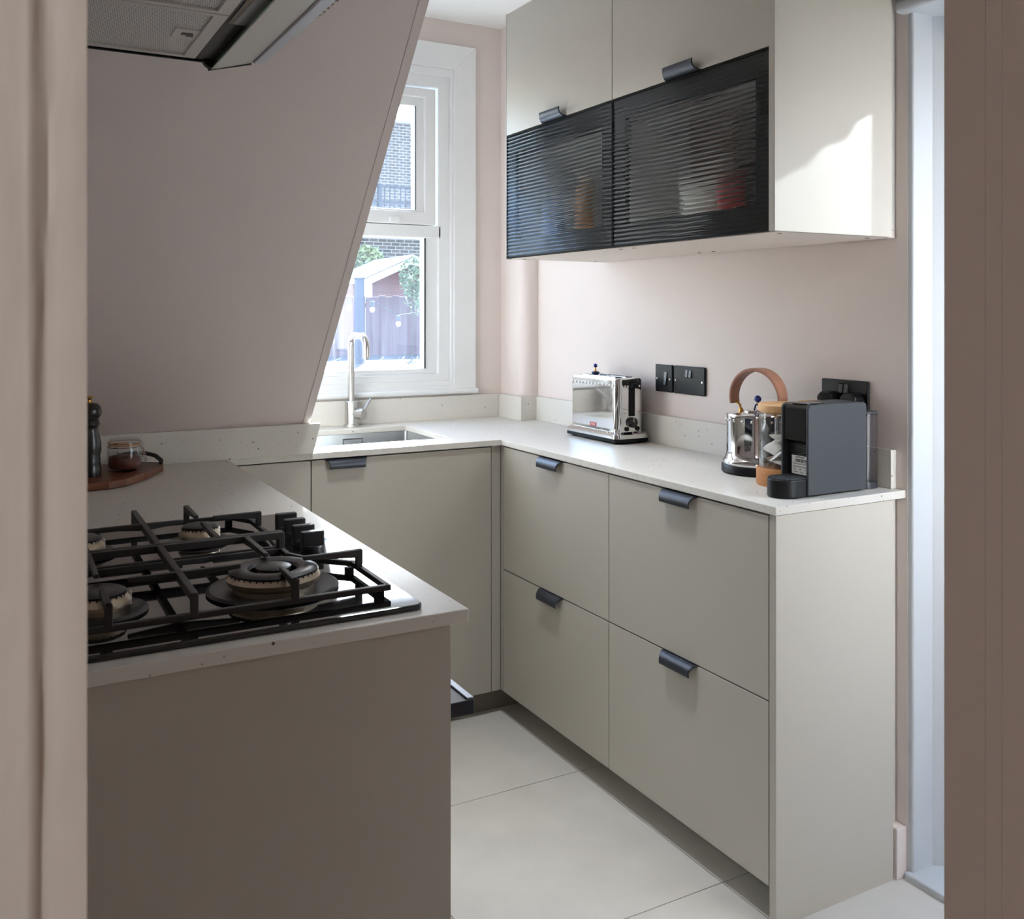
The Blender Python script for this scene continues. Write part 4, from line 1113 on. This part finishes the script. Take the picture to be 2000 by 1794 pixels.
# ---------------------------------------------------------------- board, mill and clip jar at the far end of the hob run
bo = thing('serving_board', 'dark walnut serving board with black handle, below the stair soffit', 'board', (0.22, 2.53, ZW))
pb = [(0.075, 2.392), (0.175, 2.386), (0.245, 2.390), (0.285, 2.412), (0.345, 2.497), (0.398, 2.600), (0.402, 2.640), (0.360, 2.672), (0.08, 2.690), (0.030, 2.66), (0.022, 2.45), (0.040, 2.405)]
MB().prism(pb, 'z', ZW+0.0003, ZW+0.0185).build('board', 'walnut', bo, bevel=0.0025, world=True)
hx = MB().tube([(0.392, 2.604, ZW+0.016), (0.396, 2.622, ZW+0.026), (0.385, 2.650, ZW+0.036), (0.362, 2.676, ZW+0.041), (0.330, 2.690, ZW+0.041), (0.300, 2.694, ZW+0.036), (0.285, 2.690, ZW+0.016)], 0.0055, 10).build('handle', 'leather_black', bo, smooth=50, world=True)
MB().tube([(0.160, 2.400, ZW+0.022), (0.176, 2.415, ZW+0.036), (0.182, 2.440, ZW+0.048), (0.165, 2.450, ZW+0.050), (0.150, 2.430, ZW+0.040), (0.150, 2.405, ZW+0.026)], 0.0042, 8, closed=True).build('twine_loop', 'twine', bo, smooth=50, world=True)
BZ = ZW+0.0185
pm = thing('pepper_mill', 'tall black turned pepper mill with brass knob', 'pepper mill', (0.212, 2.500, BZ))
MB().lathe([(0.0265, 0.0), (0.0270, 0.003), (0.0265, 0.022), (0.0250, 0.026), (0.0262, 0.030), (0.0245, 0.036), (0.0255, 0.042), (0.0240, 0.047), (0.0275, 0.062), (0.0270, 0.080), (0.0235, 0.098), (0.0205, 0.112), (0.0205, 0.121), (0.0245, 0.1235), (0.0250, 0.127), (0.0225, 0.129), (0.0230, 0.133), (0.0205, 0.1355), (0.001, 0.1355)], 40).build('body', 'mill_black', pm, smooth=60)
hd2 = MB().lathe([(0.0205, 0.1360), (0.0215, 0.138), (0.0275, 0.147), (0.0285, 0.157), (0.0255, 0.168), (0.0175, 0.1755), (0.0075, 0.178), (0.001, 0.178)], 40).build('head', 'mill_black', pm, smooth=60)
MB().lathe([(0.005, 0.178), (0.004, 0.184), (0.0085, 0.190), (0.0085, 0.1925), (0.001, 0.194)], 20).build('knob', 'brass', hd2, smooth=40)
cj = thing('clip_jar', 'small glass clip-top jar of dried chilli flakes', 'jar', (0.297, 2.545, BZ))
cj.scale = (1.0, 1.0, 1.28)
MB().lathe([(0.030, 0.0), (0.038, 0.003), (0.0405, 0.010), (0.0405, 0.040), (0.038, 0.046), (0.0375, 0.050), (0.0350, 0.050), (0.0355, 0.045), (0.0380, 0.039), (0.0380, 0.010), (0.034, 0.005), (0.001, 0.004)], 40).build('glass', 'clear_glass', cj, smooth=50)
MB().lathe([(0.034, 0.006), (0.0376, 0.011), (0.0376, 0.027), (0.030, 0.029), (0.001, 0.030)], 32).build('chilli_flakes', 'chilli', cj, smooth=50)['kind'] = 'stuff'
lj = MB().lathe([(0.0365, 0.0515), (0.0385, 0.053), (0.0385, 0.058), (0.0365, 0.060), (0.034, 0.063), (0.001, 0.0625), (0.001, 0.060), (0.033, 0.060), (0.034, 0.054), (0.0345, 0.0515)], 40).build('lid', 'clear_glass', cj, smooth=50)
MB().lathe([(0.0352, 0.0500), (0.0378, 0.0500), (0.0378, 0.0516), (0.0352, 0.0516)], 36).build('seal', 'cup_amber', lj, smooth=40)
cr = Vector((0.878, -0.479, 0))
MB().tube([(0.0395*math.cos(a), 0.0395*math.sin(a), 0.0475) for a in [2*PI*k/36 for k in range(36)]], 0.0012, 6, closed=True).build('wire_hoop', 'wire', cj, smooth=50)
MB().tube([(0.0392*math.cos(a), 0.0392*math.sin(a), 0.0555) for a in [2*PI*k/36 for k in range(36)]], 0.0011, 6, closed=True).build('wire_hoop', 'wire', cj, smooth=50)
s_ = Vector((0.479, 0.878, 0))*0.010
MB().tube([cr*0.040+Vector((0, 0, 0.060)), cr*0.046+Vector((0, 0, 0.053)), cr*0.042+Vector((0, 0, 0.045)), cr*0.048+Vector((0, 0, 0.030)), cr*0.053+Vector((0, 0, 0.018)), cr*0.053+s_+Vector((0, 0, 0.018)), cr*0.048+s_+Vector((0, 0, 0.030)), cr*0.042+s_+Vector((0, 0, 0.045))], 0.0013, 6).build('clip', 'wire', cj, smooth=50)

# ---------------------------------------------------------------- fill lamps added out of view to brighten the rooms
def fill_lamp(label, x, y, power, r=0.17, spread=180):
    t_ = thing('fill_lamp', label, 'lamp', (x, y, ZC-0.0))
    MB().lathe([(r, -0.001), (r, -0.022), (r-0.01, -0.028), (r-0.01, -0.001)], 40).build('rim', 'white_gloss', t_, smooth=40)
    MB().lathe([(r-0.012, -0.012), (r-0.03, -0.018), (0.001, -0.02)], 40).build('diffuser', 'lamp_white', t_, smooth=40)
    d_ = bpy.data.lights.new('fill_lamp_light', 'AREA'); d_.shape = 'DISK'; d_.size = 2*r-0.03; d_.energy = power; d_.spread = math.radians(spread); d_.color = (0.93, 0.97, 1.0)
    o_ = bpy.data.objects.new('lamp_light', d_); COL.objects.link(o_); o_.parent = t_; o_.location = (0, 0, -0.03)
    return t_
fill_lamp('added round fill lamp on the hall ceiling behind the viewpoint', -1.15, -0.85, 24)
fill_lamp('added round fill lamp above the kitchen aisle, out of view', 1.02, 2.0, 4.3, 0.14, 80)

# ---------------------------------------------------------------- garden
struct(MB().box(-60, 60, YB+0.16, 90, -0.30, -0.05).box(XR+0.5, 60, -40, YB+0.16, -0.30, -0.05).build('ground', 'paving'))
struct(MB().box(-9, 14, 7.0, 40, -0.05, 0.56).build('ground_terrace', 'soil'), 'raised garden ground beyond the window')
fe = thing('fence', 'weathered purple-brown board fence seen through the window', 'fence', (5, 16, 0.56))
rf = random.Random(2)
x = 1.0
fence_me = {}
while x < 10.2:
    key = rf.randrange(4)
    w_ = 0.128
    if key not in fence_me:
        h_ = (1.045, 1.055, 1.06, 1.05)[key]
        o = MB().box(0, 0.122, -0.010, 0.010, 0, h_).build('board', 'fence_wood', fe, bevel=0.006)
        fence_me[key] = o.data
    else:
        o = bpy.data.objects.new('board', fence_me[key]); COL.objects.link(o); o.parent = fe
        md = o.modifiers.new('bevel', 'BEVEL'); md.width = 0.006; md.segments = 2
    o.location = (x-5, rf.uniform(-0.012, 0.012), rf.uniform(-0.012, 0.012))
    x += w_
for zz in (0.25, 0.85):
    MB().box(1-5, 10.2-5, 0.02, 0.06, zz, zz+0.08).build('rail', 'fence_wood', fe)
# blue post
po = thing('garden_post', 'dark blue timber post in front of the fence', 'post', (4.885, 13.6, 0.56))
MB().box(-0.06, 0.06, -0.06, 0.06, 0, 1.26).build('upright', 'post_blue', po, bevel=0.008)
MB().box(-0.07, 0.07, -0.07, 0.07, 1.26, 1.29).build('cap', 'post_blue', po, bevel=0.006)
# shed
sh = thing('shed', 'brown garden shed with white barge boards beyond the fence', 'shed', (8.0, 19.5, 0.56))
for k in range(7):
    z0 = 0.06+0.19*k
    MB().box(-1.95, 1.9, 0-0.012*(k % 2), 0.06, z0, z0+0.185).build('cladding_board', 'shed_wood', sh, bevel=0.004)
MB().box(-1.9, 1.85, 0.06, 1.7, 0, 1.40).build('inner_box', 'shed_wood', sh)
MB().box(-0.93, -0.75, -0.14, -0.01, 0, 1.50).build('corner_post', 'white_board', sh, bevel=0.01)
def slope_board(x0, z0, x1, z1, h, y0, y1, name, mt):
    return MB().prism([(x0, z0), (x1, z1), (x1, z1-h), (x0, z0-h)], 'y', y0, y1).build(name, mt, sh, bevel=0.004)
slope_board(-1.02, 1.47, 0.08, 1.96, 0.15, -0.42, -0.34, 'barge_board', 'white_board')
slope_board(0.08, 1.96, 1.9, 1.30, 0.15, -0.42, -0.34, 'barge_board', 'white_board')
slope_board(-1.02, 1.54, 0.08, 2.03, 0.05, -0.40, 1.9, 'roof_slope', 'roof_felt')
slope_board(0.08, 2.03, 1.9, 1.37, 0.05, -0.40, 1.9, 'roof_slope', 'roof_felt')
slope_board(-2.3, 1.45, -1.0, 1.53, 0.05, -0.30, 1.9, 'lean_to_roof', 'roof_felt')
slope_board(-2.3, 1.45, -1.0, 1.53, 0.14, -0.36, -0.30, 'fascia_board', 'white_board')
MB().prism([(-1.0, 1.39), (-0.95, 1.43), (0.08, 1.88), (1.5, 1.39)], 'y', 0.0, 0.06).build('gable', 'shed_wood', sh)
# brick buildings
bk = thing('brick_building', 'pale washed-out brick house rising beyond the garden', 'building', (10, 26, 0))
MB().box(-9, 14, 0, 6, 0, 6.9).build('wall', 'bricks', bk)
MB().box(-9.2, 14.2, -0.2, 6.2, 6.9, 7.05).build('parapet', 'white_board', bk)
be = thing('brick_extension', 'low brick extension with a black roof railing', 'building', (10, 22, 0))
MB().box(-8, 12, 0, 3.9, 0, 3.55).build('wall', 'bricks', be)
MB().box(-8.1, 12, -0.1, 3.9, 3.55, 3.66).build('coping', 'white_board', be)
rl = MB().box(-8, 12, 0.04, 0.08, 4.42, 4.47).build('top_rail', 'railing', be)
MB().box(-8, 12, 0.04, 0.08, 4.02, 4.10).build('mid_rail', 'railing', be)
MB().box(-8, 12, 0.04, 0.08, 3.70, 3.74).build('bottom_rail', 'railing', be)
bar_o = None
for k in range(52):
    xx = -4.5+k*0.14
    if bar_o is None:
        bar_o = MB().box(-0.011, 0.011, 0.05, 0.072, 3.66, 4.44).build('baluster', 'railing', be); o = bar_o
    else:
        o = bpy.data.objects.new('baluster', bar_o.data); COL.objects.link(o); o.parent = be
    o.location = (xx, 0, 0)
for xx in (-1.55, 0.9, -4.0): MB().box(xx-0.05, xx+0.05, 0.02, 0.10, 3.66, 4.5).build('railing_post', 'railing', be)
struct(MB().box(-1.72, 2.42, -2.32, YK, ZC+0.1, 5.6).build('wall_upper_floor', 'render_grey'))  # unseen upper storey, added to block sky light from the door frame
# unseen side wall, added to cut the daylight reaching the garden door
sw_ = thing('added_side_wall', 'unseen grey rendered wall added to cut light at the garden door', 'wall', (3.4, 1.0, -0.05))
wv = MB().box(3.3, 3.5, -7, 6.4, -0.05, 2.57)
wv.build('render_coat', 'render_grey', sw_, world=True)
MB().box(3.27, 3.53, -7, 6.42, 2.57, 2.62).build('coping', 'white_board', sw_, bevel=0.01, world=True)
# leafy plants
def leaf_cloud(m, c, rx, ry, rz, n, s, rnd_):
    for _ in range(n):
        while True:
            p_ = Vector((rnd_.uniform(-1, 1), rnd_.uniform(-1, 1), rnd_.uniform(-1, 1)))
            if p_.length < 1: break
        p_ = Vector((c[0]+p_.x*rx, c[1]+p_.y*ry, c[2]+p_.z*rz))
        d1 = Vector((rnd_.gauss(0, 1), rnd_.gauss(0, 1), rnd_.gauss(0, 1))).normalized(); d2 = d1.orthogonal().normalized()
        L_ = s*rnd_.uniform(0.6, 1.3)
        m.add([p_-d1*L_, p_+d2*L_*0.4, p_+d1*L_, p_-d2*L_*0.4], [(0, 1, 2, 3)])
def plant(name, label, cat, base, clouds, mt, trunk, seed, s=0.06):
    t_ = thing(name, label, cat, base)
    rr = random.Random(seed); m = MB()
    for (c, rx, ry, rz, n) in clouds: leaf_cloud(m, c, rx, ry, rz, n, s, rr)
    o_ = m.build('leaves', mt, t_); o_['kind'] = 'stuff'
    m = MB()
    for pts_, r_ in trunk: m.tube(pts_, r_, 8)
    m.build('stem', 'bark', t_, smooth=60)
    return t_
plant('shrub', 'glossy evergreen shrub beside the shed gable', 'shrub', (6.42, 15.2, 0.56), [((0.05, 0, 1.38), 0.30, 0.3, 0.36, 420), ((0.12, 0, 1.02), 0.26, 0.3, 0.3, 220)], 'leaf', [([(0, 0, 0), (0.03, 0, 0.6), (0.0, 0, 1.3)], 0.025)], 4, 0.06)
plant('shrub', 'sunlit bush behind the shed roof', 'shrub', (7.7, 21.70, 0.56), [((-0.6, 0, 1.95), 0.6, 0.12, 0.35, 320), ((0.25, 0, 2.05), 0.45, 0.12, 0.35, 300)], 'leaf_light', [([(0, 0, 0), (0, 0, 1.0), (-0.2, 0, 2.2)], 0.05)], 5, 0.10)
plant('tree', 'tall tree above the garden, with a dense clump added to block sun', 'tree', (9.2, 13.6, 0.56), [((-2.95, 0, 7.75), 0.55, 0.5, 0.5, 900), ((-3.6, 0.2, 5.3), 1.5, 0.8, 1.0, 700), ((-2.0, 0, 6.6), 1.2, 0.8, 1.3, 600)], 'leaf_light', [([(0, 0, 0), (-0.2, 0, 2.5), (-1.0, 0, 5.0), (-3.0, 0, 8.0)], [0.16, 0.14, 0.10, 0.03]), ([(-1.0, 0, 5.0), (-3.4, 0.1, 5.2)], [0.06, 0.02])], 6, 0.12)  # first, densest clump is added to keep sun off the hob worktop edge
def leaf_screen():  # leaves added out of view to give the sun patch a wavy top
    t_ = thing('added_leaf_screen', 'unseen leaf screen added over the garden door to shape the sun patch', 'leaf screen', (2.10, 1.40, 1.9))
    rr = random.Random(21); m = MB()
    def leaf_(p_, ang, L_):
        d1 = Vector((0.15, math.cos(ang), math.sin(ang))); d2 = Vector((0.1, -math.sin(ang), math.cos(ang)))
        m.add([p_-d1*L_, p_-d1*L_*0.3+d2*L_*0.55, p_+d1*L_*0.5+d2*L_*0.4, p_+d1*L_, p_+d1*L_*0.5-d2*L_*0.4, p_-d1*L_*0.3-d2*L_*0.55], [(0, 1, 2, 3, 4, 5)])
    y = 0.95
    while y < 1.53:
        zl = 1.893+0.25*(y-1.325)+0.007*math.sin(y*150)+0.004*math.sin(y*310+1)
        for k in range(18):
            leaf_(Vector((2.085+0.001*k, y+rr.uniform(-0.006, 0.006), zl+0.022+0.007*k+rr.uniform(-0.003, 0.003))), rr.uniform(0, 6.28), (0.026 if k < 3 else 0.034)*rr.uniform(0.9, 1.1))
        y += 0.011
    m.build('leaves', 'leaf', t_, world=True)['kind'] = 'stuff'
    MB().tube([(2.09, 0.70, 1.97), (2.085, 0.95, 1.985), (2.09, 1.2, 1.975), (2.085, 1.48, 1.98)], 0.008, 8).build('stem', 'bark', t_, smooth=60, world=True)
leaf_screen()
# string of bulbs
cb = thing('string_lights', 'sagging cable with round bulbs hung across the garden', 'string lights', (3.0, 8.0, 1.3))
bulbs = [(2.78, 8.0, 1.405), (2.995, 8.0, 1.385), (3.244, 8.0, 1.258)]
cab = [(2.40, 8.0, 1.62), (2.60, 8.0, 1.50)]+[(x_, y_, z_+0.036) for x_, y_, z_ in bulbs]+[(3.48, 8.0, 1.325), (3.9, 8.0, 1.55), (4.4, 8.0, 2.0)]
cb.location = (3.0, 8.0, 0)
MB().tube(cab, 0.004, 6).build('cable', 'bulb_socket', cb, smooth=60, world=True)
for (x_, y_, z_) in bulbs:
    sc_ = MB().lathe([(0.012, z_+0.034), (0.020, z_+0.030), (0.021, z_-0.012), (0.016, z_-0.016)], 14, (x_, y_, 0)).build('socket', 'bulb_socket', cb, smooth=40, world=True)
    MB().ball((x_, y_, z_-0.042), 0.024, 14, 9, 1.15).build('bulb', 'bulb_glass', sc_, smooth=60, world=True)
for x_, z_ in ((2.40, 1.62), (4.4, 2.0)):
    MB().box(x_-0.03, x_+0.03, 7.97, 8.03, 0.56, z_+0.05).build('end_post', 'bark', cb, world=True)
